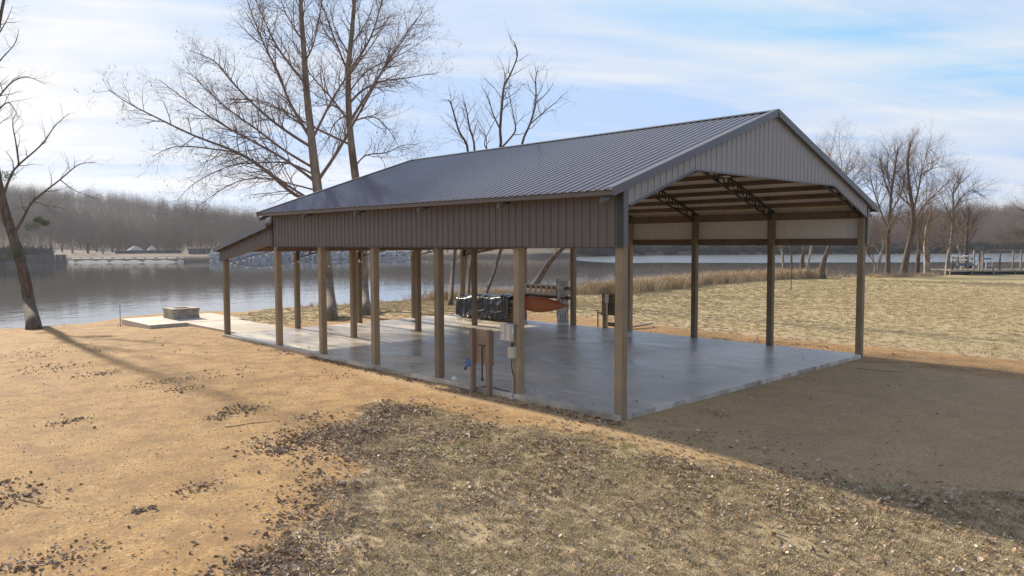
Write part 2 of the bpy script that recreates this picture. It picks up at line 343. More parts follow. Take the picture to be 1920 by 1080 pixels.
def scatter(name, protos, pts, rots, scl, label=None, cat=None):
    """one object: a point mesh whose modifier puts one of the prototypes on each point"""
    me = bpy.data.meshes.new(name); me.from_pydata([tuple(p) for p in pts], [], [])
    n = len(pts)
    a = me.attributes.new('rot', 'FLOAT_VECTOR', 'POINT'); a.data.foreach_set('vector', np.asarray(rots, np.float32).ravel())
    a = me.attributes.new('scl', 'FLOAT', 'POINT'); a.data.foreach_set('value', np.asarray(scl, np.float32))
    a = me.attributes.new('pick', 'INT', 'POINT'); a.data.foreach_set('value', np.random.randint(0, len(protos), n).astype(np.int32))
    col = bpy.data.collections.new(name+'_sources')
    for k, pm in enumerate(protos): col.objects.link(bpy.data.objects.new(f'{name}_source', pm))
    g = bpy.data.node_groups.new(name, 'GeometryNodeTree')
    g.interface.new_socket('Geometry', in_out='INPUT', socket_type='NodeSocketGeometry'); g.interface.new_socket('Geometry', in_out='OUTPUT', socket_type='NodeSocketGeometry')
    q = g.nodes.new; gi, go, ip, ci = q('NodeGroupInput'), q('NodeGroupOutput'), q('GeometryNodeInstanceOnPoints'), q('GeometryNodeCollectionInfo')
    ci.inputs['Collection'].default_value = col; ci.inputs['Separate Children'].default_value = True; ci.inputs['Reset Children'].default_value = True
    def na(nm, ty): z = q('GeometryNodeInputNamedAttribute'); z.data_type = ty; z.inputs['Name'].default_value = nm; return z.outputs['Attribute']
    lk = g.links.new; lk(gi.outputs[0], ip.inputs['Points']); lk(ci.outputs[0], ip.inputs['Instance']); ip.inputs['Pick Instance'].default_value = True
    lk(na('pick', 'INT'), ip.inputs['Instance Index']); e2r = q('FunctionNodeEulerToRotation'); lk(na('rot', 'FLOAT_VECTOR'), e2r.inputs[0]); lk(e2r.outputs[0], ip.inputs['Rotation']); lk(na('scl', 'FLOAT'), ip.inputs['Scale'])
    lk(ip.outputs[0], go.inputs[0])
    o = bpy.data.objects.new(name, me); C.objects.link(o); md = o.modifiers.new('scatter', 'NODES'); md.node_group = g
    return tag(o, label, cat, kind='stuff')

# ------------------------------------------------------------------ polygons on the ground
def inside(poly, x, y):
    poly = np.asarray(poly); x = np.asarray(x); y = np.asarray(y); r = np.zeros(x.shape, bool); j = len(poly)-1
    for i in range(len(poly)):
        xi, yi = poly[i]; xj, yj = poly[j]
        c = ((yi > y) != (yj > y)) & (x < (xj-xi)*(y-yi)/((yj-yi) if yj != yi else 1e-9)+xi); r ^= c; j = i
    return r
def pdist(poly, x, y, closed=True):
    best = np.full(np.shape(x), 1e9); P = [np.array(p) for p in poly]
    seg = list(zip(P, P[1:]+([P[0]] if closed else [])))[:len(P) if closed else len(P)-1]
    for a, b in seg:
        ab = b-a; t_ = np.clip(((x-a[0])*ab[0]+(y-a[1])*ab[1])/max(ab@ab, 1e-9), 0, 1)
        best = np.minimum(best, np.hypot(a[0]+t_*ab[0]-x, a[1]+t_*ab[1]-y))
    return best
def gpoly(px): return [tuple(G(u, v)[:2]) for u, v in px]
FORE = gpoly([(700,748),(790,765),(900,790),(1100,818),(1250,858),(1400,882),(1600,905),(1800,915),(2100,940)])+[(0,-30),(-40,-30)]+gpoly([(380,1300),(440,1110),(480,1070),(530,1005),(640,945),(620,915),(690,880),(640,840),(655,800)])
FIELD = gpoly([(1010,585),(1110,596),(1180,605),(1292,617),(1435,632),(1600,648),(1700,655),(1920,678),(2300,725)])+[(60,-60),(400,-200),(400,300)]+gpoly([(1480,517),(1182,545),(1010,552)])
BACK = gpoly([(455,600),(470,612),(560,606),(700,596),(860,590),(1010,588)])+gpoly([(1010,550),(797,562),(640,572),(500,580),(450,590)])
SWATH = gpoly([(1090,592),(1180,603),(1290,617),(1435,632),(1600,646),(1760,657),(1920,666),(2200,680)])
EDGE = gpoly([(760,770),(690,800),(640,835),(700,870),(650,920),(600,960),(530,1000),(560,1060),(480,1110)])
NEARL = gpoly([(760,800),(900,840),(1080,830),(1200,850),(1400,900),(1560,935)])
def masks(x, y):
    inF = np.where(inside(FORE, x, y), 1, -1)*pdist(FORE, x, y)
    inR = np.where(inside(FIELD, x, y), 1, -1)*pdist(FIELD, x, y)
    inB = np.where(inside(BACK, x, y), 1, -1)*pdist(BACK, x, y)
    behind = -(x*.69+y*.72)-19.0                    # grass again behind the camera
    s = np.maximum(np.maximum(inF, inR), np.maximum(inB, np.minimum(behind, 5)))
    gravel = 1-sstep(-.35, .35, s)
    bd = bank_dist(x, y)
    litter = .62*np.exp(-(pdist(SWATH, x, y, False)/1.3)**2)+.62*np.exp(-(pdist(EDGE, x, y, False)/.75)**2)+.32*np.exp(-(pdist(NEARL, x, y, False)/1.6)**2)+.28*(inF > .1)
    litter = litter+.4*np.exp(-(bd/1.5)**2)+.30*((x > -.7) & (x < -.12) & (y > -.5) & (y < 15))
    green = .55*np.exp(-(pdist(NEARL, x, y, False)/1.1)**2)+.55*(inB > .2)+.55*np.exp(-(bd-8)**2/60)*(x > 12)+.62*(inR > 2)+.12*(inF > .2)
    pale = sstep(-2.2, -.6, x)*sstep(12.0, 10.4, x)*sstep(1.5, -1.0, y)+sstep(-1.6, -.5, x)*sstep(1, 0, x)*sstep(12, 7, y)
    masks.pale = np.clip(pale, 0, 1)
    return gravel, np.clip(litter, 0, 1), np.clip(green, 0, 1)

# ------------------------------------------------------------------ ground, lake, far shore
def axis(lo, hi, a, b, step, growth=1.16):
    xs = list(np.arange(a, b+1e-6, step)); s = step
    while xs[-1] < hi: s = min(s*growth, 90); xs.append(xs[-1]+s)
    s = step; left = [a]
    while left[-1] > lo: s = min(s*growth, 90); left.append(left[-1]-s)
    return np.array(left[:0:-1]+xs)
def grid_object(name, X, Y, Z, material):
    nx, ny = len(X), len(Y); gx, gy = np.meshgrid(X, Y, indexing='ij')
    v = np.stack([gx.ravel(), gy.ravel(), Z.ravel()], 1)
    i = np.arange(nx*ny).reshape(nx, ny); f = np.stack([i[:-1,:-1], i[1:,:-1], i[1:,1:], i[:-1,1:]], -1).reshape(-1, 4)
    me = bpy.data.meshes.new(name); me.from_pydata(v, [], f); me.materials.append(material); me.polygons.foreach_set('use_smooth', [True]*len(f))
    o = bpy.data.objects.new(name, me); C.objects.link(o); return o
def fattr(o, name, vals):
    a = o.data.attributes.new(name, 'FLOAT', 'POINT'); a.data.foreach_set('value', np.asarray(vals, np.float32).ravel())
X = axis(-1500, 1500, -14, 18, .22, 1.07); Y = axis(-1500, 1500, -10, 34, .22, 1.07)
gx, gy = np.meshgrid(X, Y, indexing='ij'); Zg = gz(gx, gy)
GROUND = grid_object('ground', X, Y, Zg, M_ground); tag(GROUND, 'tan gravel yard and dry winter lawn sloping to the lake', kind='structure')
a_, b_, c_ = masks(gx, gy); fattr(GROUND, 'gravel', a_); fattr(GROUND, 'litter', b_); fattr(GROUND, 'green', c_); fattr(GROUND, 'pale', masks.pale)

WX = np.arange(-700, 1100, 12.); WY = np.arange(-300, 1300, 12.); wx, wy = np.meshgrid(WX, WY, indexing='ij')
LAKE = grid_object('lake', WX, WY, np.full(wx.shape, WATER), M_water); tag(LAKE, 'calm brown lake mirroring the wooded hills', kind='structure')
def todepth(x, y):
    d0, d1 = x-CAM[0], y-CAM[1]; dep = d0*_F[0]+d1*_F[1]; return dep, (d0*_R[0]+d1*_R[1])/np.maximum(dep, 1)
dep, lat = todepth(wx, wy)
fattr(LAKE, 'ripple', sstep(135, 215, dep)*sstep(.0, .16, lat))

def shore_r(th):      # distance of the far waterline from the camera for a bearing (tan of angle off the view axis)
    u = 960+FPX*np.asarray(th); return np.interp(u, [-1500,-300,0,130,330,420,540,760,1000,1200,1600,1780,1920,2600,4000], [150,180,187,195,197,205,226,236,246,282,300,306,312,330,300])
def far_z(th, off):   # land height above the lake floor at a distance beyond that waterline
    u = 960+FPX*np.asarray(th)
    hill = np.interp(u, [-1500,-300,60,130,200,283,350,480,900,1300,1700,1920,2600,4000], [34,39,36,34,28,22,16.5,13,12,12,15,18,22,22])
    z = WATER-1.2+2.6*sstep(-3, 5, off)+.9*sstep(6, 40, off)
    st = np.interp(u, [-1500,700,1000,1500,4000], [75,70,50,15,10]); z = z+hill*sstep(0, 300, off-st)
    return z+sstep(30, 160, off)*3.5*np.sin(u*.013+off*.011)
TH = np.concatenate([np.linspace(-2.2, -.8, 30)[:-1], np.linspace(-.8, .8, 260), np.linspace(.8, 2.2, 30)[1:]])
OFF = np.array([-6,-3,-1,0,1,2,3.5,5,6.5,8,12,20,30,45,60,80,100,130,160,200,240,280,320,370,430,520,700,1000,1500.])
th, of = np.meshgrid(TH, OFF, indexing='ij'); rr = shore_r(th)+of
def polar(th, dist): return CAM[0]+(_F[0]/math.hypot(_F[0],_F[1])+_R[0]*th)*dist, CAM[1]+(_F[1]/math.hypot(_F[0],_F[1])+_R[1]*th)*dist
px_, py_ = polar(th, rr); pz_ = far_z(th, of)
i = np.arange(th.size).reshape(th.shape); f = np.stack([i[:-1,:-1], i[:-1,1:], i[1:,1:], i[1:,:-1]], -1).reshape(-1, 4)
me = bpy.data.meshes.new('far_hills'); me.from_pydata(np.stack([px_.ravel(), py_.ravel(), pz_.ravel()], 1), [], f); me.materials.append(M_far); me.polygons.foreach_set('use_smooth', [True]*len(f))
FAR = bpy.data.objects.new('far_hills', me); C.objects.link(FAR); tag(FAR, 'low brown hills and flat bank across the lake', kind='structure')
def far_pt(u, off): # world point on the far shore for a picture column and distance behind its waterline
    t_ = (u-960)/FPX; x, y = polar(t_, float(shore_r(t_))+off); return Vector((float(x), float(y), float(far_z(t_, off))))

# ------------------------------------------------------------------ slab, patio, walkway
SX0, SX1, SY0, SY1 = -.14, W_+.13, -.09, LEN+LT+.16
slab = MB().box((SX0+.02, SY0+.02, -.5), (SX1-.02, SY1-.02, -.012)).build('concrete_slab', M_joint); tag(slab, 'large smooth grey concrete floor slab of the barn', kind='structure')
xs = [SX0, 4.05, 8.09, SX1]; ys = [SY0, BY*1.67, BY*3.33, LEN, SY1]
for a in range(3):
    for b in range(4):
        g = .004
        MB().box((xs[a]+(g if a else 0), ys[b]+(g if b else 0), -.4), (xs[a+1]-(g if a < 2 else 0), ys[b+1]-(g if b < 3 else 0), 0)).build('slab_panel', M_slab, slab, bevel=.008)
def pad(name, boxes, label):
    o = None
    for k, (x0, y0, x1, y1, z) in enumerate(boxes):
        b = MB().box((x0, y0, -1.0), (x1, y1, z))
        if k == 0: o = tag(b.build(name, M_pad, bevel=.012), label, kind='structure')
        else: b.build('pad_panel', M_pad, o, bevel=.012)
    return o
pad('patio', [(-.98,25.58,3.32,29.6,-.02)], 'pale concrete fire pit patio by the water')
pad('walkway', [(.62,19.88+.03,3.0,22.7,-.03),(.62,22.71,3.0,25.57,-.028)], 'pale concrete walkway from barn to patio')

# ------------------------------------------------------------------ pole barn
PH = .095; ZB, SLOPE, PEAK = 3.487, .3455, 6.94
def roof_z(x): return PEAK-SLOPE*abs(x-W_/2)
barn = empty('pole_barn', (0,0,0), 0, 'open-sided timber post barn with charcoal ribbed metal roof and lean-to', 'barn')
def post(x, y, ztop):
    zb = min(gz1(x, y), -.1)-.25; mb = MB().box((x-PH, y-PH, zb), (x+PH, y+PH, ztop)); 
    o = mb.build('post', M_post, None, bevel=.008); o.parent = barn; return o
def cpost(x, y, zt):     # built about its own centre so the grain differs from post to post
    zb = -.4; me = MB().box((-PH, -PH, 0), (PH, PH, zt-zb)).mesh('post', M_post); o = inst('post', me, barn, (x, y, zb), (0, 0, random.choice([0, math.pi/2, math.pi])))
    b = o.modifiers.new('bevel', 'BEVEL'); b.width = .008; b.segments = 2; return o
for i in range(NB+1): cpost(0, i*BY, 4.5); cpost(W_, i*BY, 4.5)
for i in (1, 2, 3): cpost(W_*i/4, LEN, 4.4)
for i in range(5): cpost(W_*i/4, LEN+LT, 3.2)

def rib_profile(width, ribs, h=.020):
    p = width/ribs; out = []
    for k in range(ribs):
        b = k*p
        out += [(b,0),(b+.32*p,0),(b+.345*p,.004),(b+.38*p,0),(b+.60*p-.02,0),(b+.62*p,.004),(b+.655*p,0),(b+p-.060,0),(b+p-.050,h),(b+p-.012,h)]
    return out+[(width, 0)]
def sheet(name, org, Uv, Nv, Vv, prof, vlo, vhi, outer, parent, loc=None, me=None):
    """ribbed sheet, outer face plus pale back face; vlo / vhi give the cut of both ends for each column"""
    if me is None:
        mb = MB(); Uv, Nv, Vv = Vector(Uv), Vector(Nv), Vector(Vv)
        for layer, off in ((0, 0), (1, -.004)):
            i0 = len(mb.v)
            for u, h in prof:
                for vv in (vlo(u), vhi(u)): mb.v.append(tuple(Uv*u+Nv*(h+off)+Vv*vv))
            flip = (Uv.cross(Vv).dot(Nv) < 0) ^ (layer == 1)
            for k in range(len(prof)-1):
                a = i0+2*k; q = (a, a+2, a+3, a+1); mb.f.append(q[::-1] if flip else q); mb.mi.append(layer)
        me = mb.mesh(name, [outer, M_inner])
    inst(name, me, parent, org); return me
# eave walls
nS = 17; yA, yB = -.12, LEN+.12; pw_ = (yB-yA)/nS; prof = rib_profile(pw_, 4)
for side, xw, nv in (('l', -PH-.045, (-1,0,0)), ('r', W_+PH+.045, (1,0,0))):
    me = None
    for k in range(nS):
        me = sheet('siding_panel', (xw, yA+k*pw_, 0), (0,1,0), nv, (0,0,1), prof, lambda u: ZB, lambda u: 4.72, M_side, barn, me=me)
# gables
def open_z(x):
    x = min(x, W_-x)
    return 4.35+(5.22-4.35)*min(1, max(0, (x-.08)/(2.45-.08)))
nG = 14; gx0, gx1 = -PH-.05, W_+PH+.05; gw = (gx1-gx0)/nG; gprof = rib_profile(gw, 4)
for k in range(nG):
    x0 = gx0+k*gw
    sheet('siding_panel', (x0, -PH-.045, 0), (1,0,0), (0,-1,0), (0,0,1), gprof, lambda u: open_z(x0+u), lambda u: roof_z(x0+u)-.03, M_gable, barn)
    sheet('siding_panel', (x0, LEN+PH+.045, 0), (1,0,0), (0,1,0), (0,0,1), gprof, lambda u: 3.55, lambda u: roof_z(x0+u)-.03, M_side, barn)
# roof
OV = .62; XE = -OV; half = W_/2-XE; ln = math.hypot(half, half*SLOPE); ry0, ry1 = -.25, LEN+.28; nR = 17; rw = (ry1-ry0)/nR; rprof = rib_profile(rw, 4, .025)
cs, sn = half/ln, half*SLOPE/ln
for xe, vx in ((XE, cs), (W_-XE, -cs)):
    me = None
    for k in range(nR):
        me = sheet('roof_sheet', (xe, ry0+k*rw, roof_z(XE)), (0,1,0), (-sn*np.sign(vx), 0, cs), (vx, 0, sn), rprof, lambda u: 0, lambda u: ln-.03, M_roof, barn, me=me)
def trim(name, pts, parent=barn, m=M_trim):     # extruded strip: list of cross-section-free bars
    mb = MB()
    for a, b, wd, ht, up in pts: mb.bar(a, b, wd, ht, up)
    return mb.build(name, m, parent)
for sgn in (1, -1):
    xe = XE if sgn > 0 else W_-XE; n_ = Vector((-sn*sgn, 0, cs))
    for yy, nm in ((ry0-.012, 'rake_trim'), (ry1+.012, 'rake_trim')):
        a = Vector((xe, yy, roof_z(XE)))+n_*-.045; b = Vector((W_/2, yy, PEAK))+n_*-.045
        trim(nm, [(a, b, .024, .17, n_)]); a2 = Vector((xe, yy+(.06 if yy < 0 else -.06), roof_z(XE)))+n_*.040; b2 = Vector((W_/2, yy+(.06 if yy < 0 else -.06), PEAK))+n_*.040
        trim(nm, [(a2, b2, .145, .012, n_)])
    trim('eave_trim', [((xe+.05*sgn, ry0+.01, roof_z(XE)-.055), (xe+.05*sgn, ry1-.01, roof_z(XE)-.055), .02, .09, (0,0,1))], m=M_side)
    c0 = Vector((W_/2-sgn*.14, 0, 0)); mid = Vector((W_/2-sgn*.085, 0, PEAK+.038-SLOPE*.085))
    trim('ridge_cap', [((mid.x, ry0-.02, mid.z), (mid.x, ry1+.02, mid.z), .175, .01, (-sn*sgn,0,cs))])
# corner trims: the near ones hang to the bottom of the eave walls
for xc, s_ in ((-PH-.07, -1), (W_+PH+.07, 1)):
    for yc, ny in ((-PH-.07, -1), (LEN+PH+.07, 1)):
        MB().box((xc-.008 if s_ > 0 else xc-.012, yc if ny < 0 else yc-.15, ZB-.01), (xc+.012 if s_ > 0 else xc+.008, yc+.15 if ny < 0 else yc, 4.69)).build('corner_trim', M_steel, barn)
        x0, x1 = (xc+.0085, xc+.16) if s_ < 0 else (xc-.16, xc-.0085)
        MB().box((x0, yc-.008, ZB-.01), (x1, yc+.012, roof_z(x0 if s_ < 0 else x1)-.09)).build('corner_trim', M_trim, barn)
# wall base trims, opening trims
for xw in (-PH-.062, W_+PH+.062): trim('base_trim', [((xw, .1, ZB-.012), (xw, LEN-.1, ZB-.012), .05, .02, (0,0,1))], m=M_steel)
yo = -PH-.062
for a, b in (((.06,yo,4.335),(2.45,yo,5.21)), ((2.45,yo,5.21),(W_-2.45,yo,5.21)), ((W_-2.45,yo,5.21),(W_-.06,yo,4.335))): trim('opening_trim', [(a, b, .055, .03, (0,0,1))])
# girts, headers, purlins
def lum(name, a, b, wd, ht, up=(0,0,1)): return MB().bar(a, b, wd, ht, up).build(name, M_lumber, barn)
for xg in (-PH-.021, W_+PH+.021):
    for zg, hh in ((ZB+.10, .20), (4.42, .19)): lum('girt', (xg, -.06, zg), (xg, LEN+.06, zg), .038, hh)
for xg in (PH+.02, W_-PH-.02): lum('header_beam', (xg, -.09, 4.45), (xg, LEN+.09, 4.45), .038, .235)
for yg in (LEN-PH-.02, LEN+PH+.02): lum('header_beam', (-.09, yg, 3.44), (W_+.09, yg, 3.44), .038, .28)
lum('gable_girt', (2.2, -PH-.021, 5.30), (W_-2.2, -PH-.021, 5.30), .038, .14)
for sgn in (1, -1):
    n_ = Vector((-sn*sgn, 0, cs))
    for k in range(11):
        d = .12+k*(ln-.35)/10; p = Vector((XE+cs*d, 0, roof_z(XE)+sn*d)) if sgn > 0 else Vector((W_-XE-cs*d, 0, roof_z(XE)+sn*d))
        p = p-n_*.082; lum('purlin', (p.x, -.10, p.z), (p.x, LEN+.10, p.z), .04, .145, n_)
# steel trusses, one pair of halves on each frame
def zt(x): return roof_z(x)-.20
def zb_(x): x = min(x, W_-x); return 4.36+.315*x
for i in range(NB+1):
    y = i*BY
    for sgn in (1, -1):
        fx = (lambda q: q) if sgn > 0 else (lambda q: W_-q)
        tr = MB(); tr.bar((fx(-.55), y, zt(-.55)), (fx(W_/2), y, zt(W_/2)), .07, .06); tr.bar((fx(.1), y, zb_(.1)), (fx(W_/2), y, zb_(W_/2)), .06, .055); tr.bar((fx(.12), y, zb_(.1)-.06), (fx(.12), y, zt(.1)+.02), .12, .10, (0,1,0))
        to = tr.build('truss', M_steel, barn)
        k = .55
        while k < W_/2-.1:
            MB().bar((fx(k), y, zb_(k)), (fx(k), y, zt(k)), .04, .04, (0,1,0)).build('web', M_steel, to)
            k2 = min(k+.55, W_/2); MB().bar((fx(k), y, zb_(k)), (fx(k2-.03), y, zt(k2-.03)), .026, .026, (0,1,0)).build('web', M_steel, to); k += .58
        MB().tube([(fx(-.66), y, zt(-.6)-.02), (fx(-.45), y, zt(-.45)-.01)], .055, 10).build('tail_cap', M_trim, to)
# lean-to
lz0, lz1, ly0, ly1 = 4.26, 3.37, LEN+PH+.05, LEN+LT+.42; lsl = (lz0-lz1)/(ly1-ly0); ll = math.hypot(ly1-ly0, lz0-lz1)
nL = 14; lx0, lx1 = -.32, W_+.32; lw = (lx1-lx0)/nL; lprof = rib_profile(lw, 4, .024); me = None
def lean_z(y): return lz0-lsl*(y-ly0)
for k in range(nL): me = sheet('roof_sheet', (lx0+k*lw, ly1, lz1), (1,0,0), (0, (lz0-lz1)/ll, (ly1-ly0)/ll), (0, -(ly1-ly0)/ll, (lz0-lz1)/ll), lprof, lambda u: 0, lambda u: ll, M_roof, barn, me=me)
sw = (LT+.10)/5; sprof = rib_profile(sw, 4)
for xw, nv in ((-PH-.045, (-1,0,0)), (W_+PH+.045, (1,0,0))):
    for k in range(5):
        y0 = LEN+.13+k*sw
        sheet('siding_panel', (xw, y0, 0), (0,1,0), nv, (0,0,1), sprof, lambda u: 3.58-.148*(y0+u-LEN), lambda u: lean_z(y0+u)-.03, M_side, barn)
    trim('base_trim', [((xw, LEN+.13, 3.565), (xw, LEN+LT+.22, 3.565-.148*(LT+.1)), .05, .025, (0,0,1))], m=M_lumber)
for xr in (lx0-.012, lx1+.012):
    trim('rake_trim', [((xr, ly0, lz0-.045), (xr, ly1, lz1-.045), .024, .16, (0,0,1))]); xi = xr+(.07 if xr < 0 else -.07); trim('rake_trim', [((xi, ly0, lz0+.034), (xi, ly1, lz1+.034), .15, .012, (0,0,1))])
trim('eave_trim', [((lx0, ly1-.02, lz1-.06), (lx1, ly1-.02, lz1-.06), .02, .09, (0,0,1))])
for k in range(7):
    y = ly0+.12+k*(ly1-ly0-.25)/6; lum('purlin', (lx0+.04, y, lean_z(y)-.08), (lx1-.04, y, lean_z(y)-.08), .04, .135)
for i in range(5):
    x = W_*i/4; tr = MB(); ya, yb_ = LEN+LT-PH, LEN+PH; za, zb2 = 2.98, 3.62
    tr.bar((x, ya, za), (x, yb_, zb2), .05, .05); tr.bar((x, ya, lean_z(ya)-.17), (x, yb_, lean_z(yb_)-.17), .05, .05); tr.bar((x, ya, za-.06), (x, ya, lean_z(ya)-.15), .10, .08, (1,0,0)); to = tr.build('truss', M_steel, barn)
    for k in range(6):
        t0, t1 = (k+.15)/6, (k+.95)/6; f0, f1 = ya+(yb_-ya)*t0, ya+(yb_-ya)*t1
        MB().bar((x, f0, lean_z(f0)-.17), (x, (f0+f1)/2, za+(zb2-za)*(t0+t1)/2), .028, .028, (1,0,0)).build('web', M_steel, to)
        MB().bar((x, (f0+f1)/2, za+(zb2-za)*(t0+t1)/2), (x, f1, lean_z(f1)-.17), .028, .028, (1,0,0)).build('web', M_steel, to)

# ------------------------------------------------------------------ things in and around the barn
def zpix(u, v, x, y):      # height at which the picture row v passes over the ground point x, y
    lo, hi = -2.0, 30.0
    for k in range(40):
        m = (lo+hi)/2; d = np.array([x, y, m])-CAM; vv = 540-FPX*(d@_U2)/(d@_F); lo, hi = (m, hi) if vv > v else (lo, m)
    return lo
# fire pit
fp = empty('fire_pit', (1.29, 28.08, -.02), 0, 'low square fire pit of tan stacked blocks on the patio', 'fire pit')
bl, bh, bd_ = .30, .145, .22; rb = random.Random(3)
bm_ = [MB().box((-bl/2+.006, -bd_/2, .004), (bl/2-.006, bd_/2, bh-.004)).mesh('block', M_block), MB().box((-bl/2+.01, -bd_/2+.008, .004), (bl/2-.004, bd_/2+.004, bh-.008)).mesh('block', M_block)]
for course in range(3):
    for side in range(4):
        a = side*math.pi/2
        for k in range(4):
            q = -.45+k*.30+(.0 if course % 2 else .0); off = (-.11 if course % 2 else .11)
            lx, ly = q+off*.0+(-.05 if course % 2 else .05), -.50+rb.uniform(-.012, .012)
            inst('block', rb.choice(bm_), fp, (lx*math.cos(a)-ly*math.sin(a), lx*math.sin(a)+ly*math.cos(a), course*bh), (0, 0, a+rb.uniform(-.03, .03)))
capm = MB().box((-.195, -.15, 0), (.195, .15, .055)).mesh('cap_stone', M_block)
for side in range(4):
    a = side*math.pi/2
    for k in range(3):
        lx, ly = -.40+k*.40-.10, -.50; inst('cap_stone', capm, fp, (lx*math.cos(a)-ly*math.sin(a), lx*math.sin(a)+ly*math.cos(a), 3*bh+.002), (0,0,a))
MB().box((-.38,-.38,0),(.38,.38,.08)).build('ash_bed', M_black, fp)
# marker stake
p = G(226, 612); st = empty('marker_stake', p, 0, 'thin upright metal rod in the ground at the patio corner', 'stake')
MB().tube([(0,0,-.2),(0,0,1.05)], .014, 6).build('rod', M_steel, st); MB().tube([(-.12,.03,0),(-.05,0,.16),(.02,-.05,.02)], .012, 5).build('tie_wire', M_steel, st)

# timber utility stand in front of the left wall, with hydrant, tool, cleanout
pa, pb = G(886.5, 736), G(917.5, 743); ctr = (pa+pb)/2; ang = math.atan2(pa.y-pb.y, pa.x-pb.x)
sd = empty('utility_stand', (ctr.x, ctr.y, ctr.z), ang, 'reddish timber two-post utility stand beside blue yard hydrant', 'utility stand')
hw = (pa-pb).length/2; top = zpix(886, 615, pa.x, pa.y)-pa.z
for s_ in (-1, 1): MB().box((hw*s_-.06, -.06, -.3), (hw*s_+.06, .06, top)).build('post', M_oldwood, sd, bevel=.008)
for k in range(5): MB().box((-hw-.06, -.10, top-.02-(k+1)*.17), (hw+.06, -.062, top-.026-k*.17)).build('board', M_oldwood, sd)
w_ = empty('digging_bar', sd.location+Vector((math.cos(ang)*-.05, math.sin(ang)*-.05, .36)), ang, 'black T-handled steel bar hanging on the utility stand', 'tool')
MB().tube([(0,.0,0),(0,.0,.85)], .018, 8).build('shaft', M_black, w_); MB().tube([(-.12,0,.85),(.12,0,.85)], .018, 8).build('handle', M_black, w_); MB().tube([(0,0,-.02),(0,0,.05)], .03, 8).build('socket', M_black, w_)
hp = G(881.5, 736); hy = empty('yard_hydrant', hp, ang, 'blue-headed yard hydrant on a thin pipe by the stand', 'hydrant'); hz = zpix(881, 684, hp.x, hp.y)-hp.z
MB().tube([(0,0,-.2),(0,0,hz)], .021, 8).build('pipe', M_galv, hy)
MB().tube([(0,0,hz-.03),(.0,0,hz+.05),(.06,0,hz+.11),(.10,0,hz+.14)], [.045,.05,.04,.03], 8).build('head', M_blue, hy); MB().tube([(0,0,hz+.03),(.10,0,hz-.01),(.17,0,hz-.09)], [.036,.032,.03], 8).build('spout', M_blue, hy)
MB().bar((.02,0,hz+.13), (.20,0,hz+.02), .03, .02).build('handle', M_blue, hy); MB().tube([(.17,0,hz-.08),(.185,0,hz-.14)], .033, 8).build('nozzle', M_steel, hy)
cp = G(852, 719); cl = empty('cleanout_cap', cp, 0, 'small white plastic pipe cap at the slab edge', 'pipe cap')
MB().tube([(0,0,-.1),(0,0,.12)], .062, 14).build('pipe', M_white, cl); MB().tube([(0,0,.10),(0,0,.15),(0,0,.17)], [.075,.075,.05], 14).build('cap', M_white, cl); MB().box((-.02,-.02,.165),(.02,.02,.19)).build('cap_nut', M_white, cl)

# electrical boxes on the second post
ep = empty('electrical_panel', (-PH, BY, 1.26), 0, 'beige electrical panel box mounted on the second left-wall post', 'electrical panel')
MB().box((-.045, -.02, -.03), (-.002, .38, .03)).build('mounting_board', M_oldwood, ep); MB().box((-.045, -.06, .40), (-.002, .34, .46)).build('mounting_board', M_oldwood, ep)
MB().box((-.20, .02, .0), (-.047, .40, .45)).build('enclosure', M_box, ep, bevel=.012)
MB().box((-.222, .03, .02), (-.201, .20, .43)).build('door', M_box, ep, bevel=.006); MB().box((-.245, .21, .03), (-.201, .395, .44)).build('meter_cover', M_box, ep, bevel=.01)
MB().box((-.15, .0165, .20), (-.11, .019, .34)).build('sticker', M_white, ep); MB().box((-.252, .30, .2), (-.246, .34, .23)).build('latch', M_steel, ep)
ep.scale = (.85,.85,.9)
jb = empty('junction_box', (-PH, BY+.03, .86), 0, 'tan junction box with grey conduit below the electrical panel', 'junction box')
MB().box((-.12, -.06, 0), (-.003, .14, .27)).build('box', M_boxd, jb, bevel=.01); MB().box((-.128, -.05, .02), (-.121, .13, .25)).build('cover', M_boxd, jb)
MB().tube([(-.06,.05,.28),(-.06,.05,.36)], .028, 8).build('nipple', M_steel, jb); MB().tube([(-.05,.06,0),(-.055,.07,-.2),(-.045,.03,-.42)], .014, 6).build('cable', M_black, jb)
MB().tube([(-.05,.04,-.42),(-.05,.04,-1.1)], .024, 8).build('conduit', M_galv, jb); MB().tube([(-.05,.04,-.50),(-.05,.04,-.58)], .030, 8).build('coupling', M_galv, jb)
qa = [(-.02, 3.35, .012), (-.05, 3.6, .014), (.03, 3.9, .012), (-.02, 4.25, .012), (-.16, 4.4, -.02), (-.17, 4.45, -.1)]
tag(MB().tube(qa, .012, 6).build('black_cable', M_black), 'thin black cable lying along the slab edge beside the stand', 'cable')

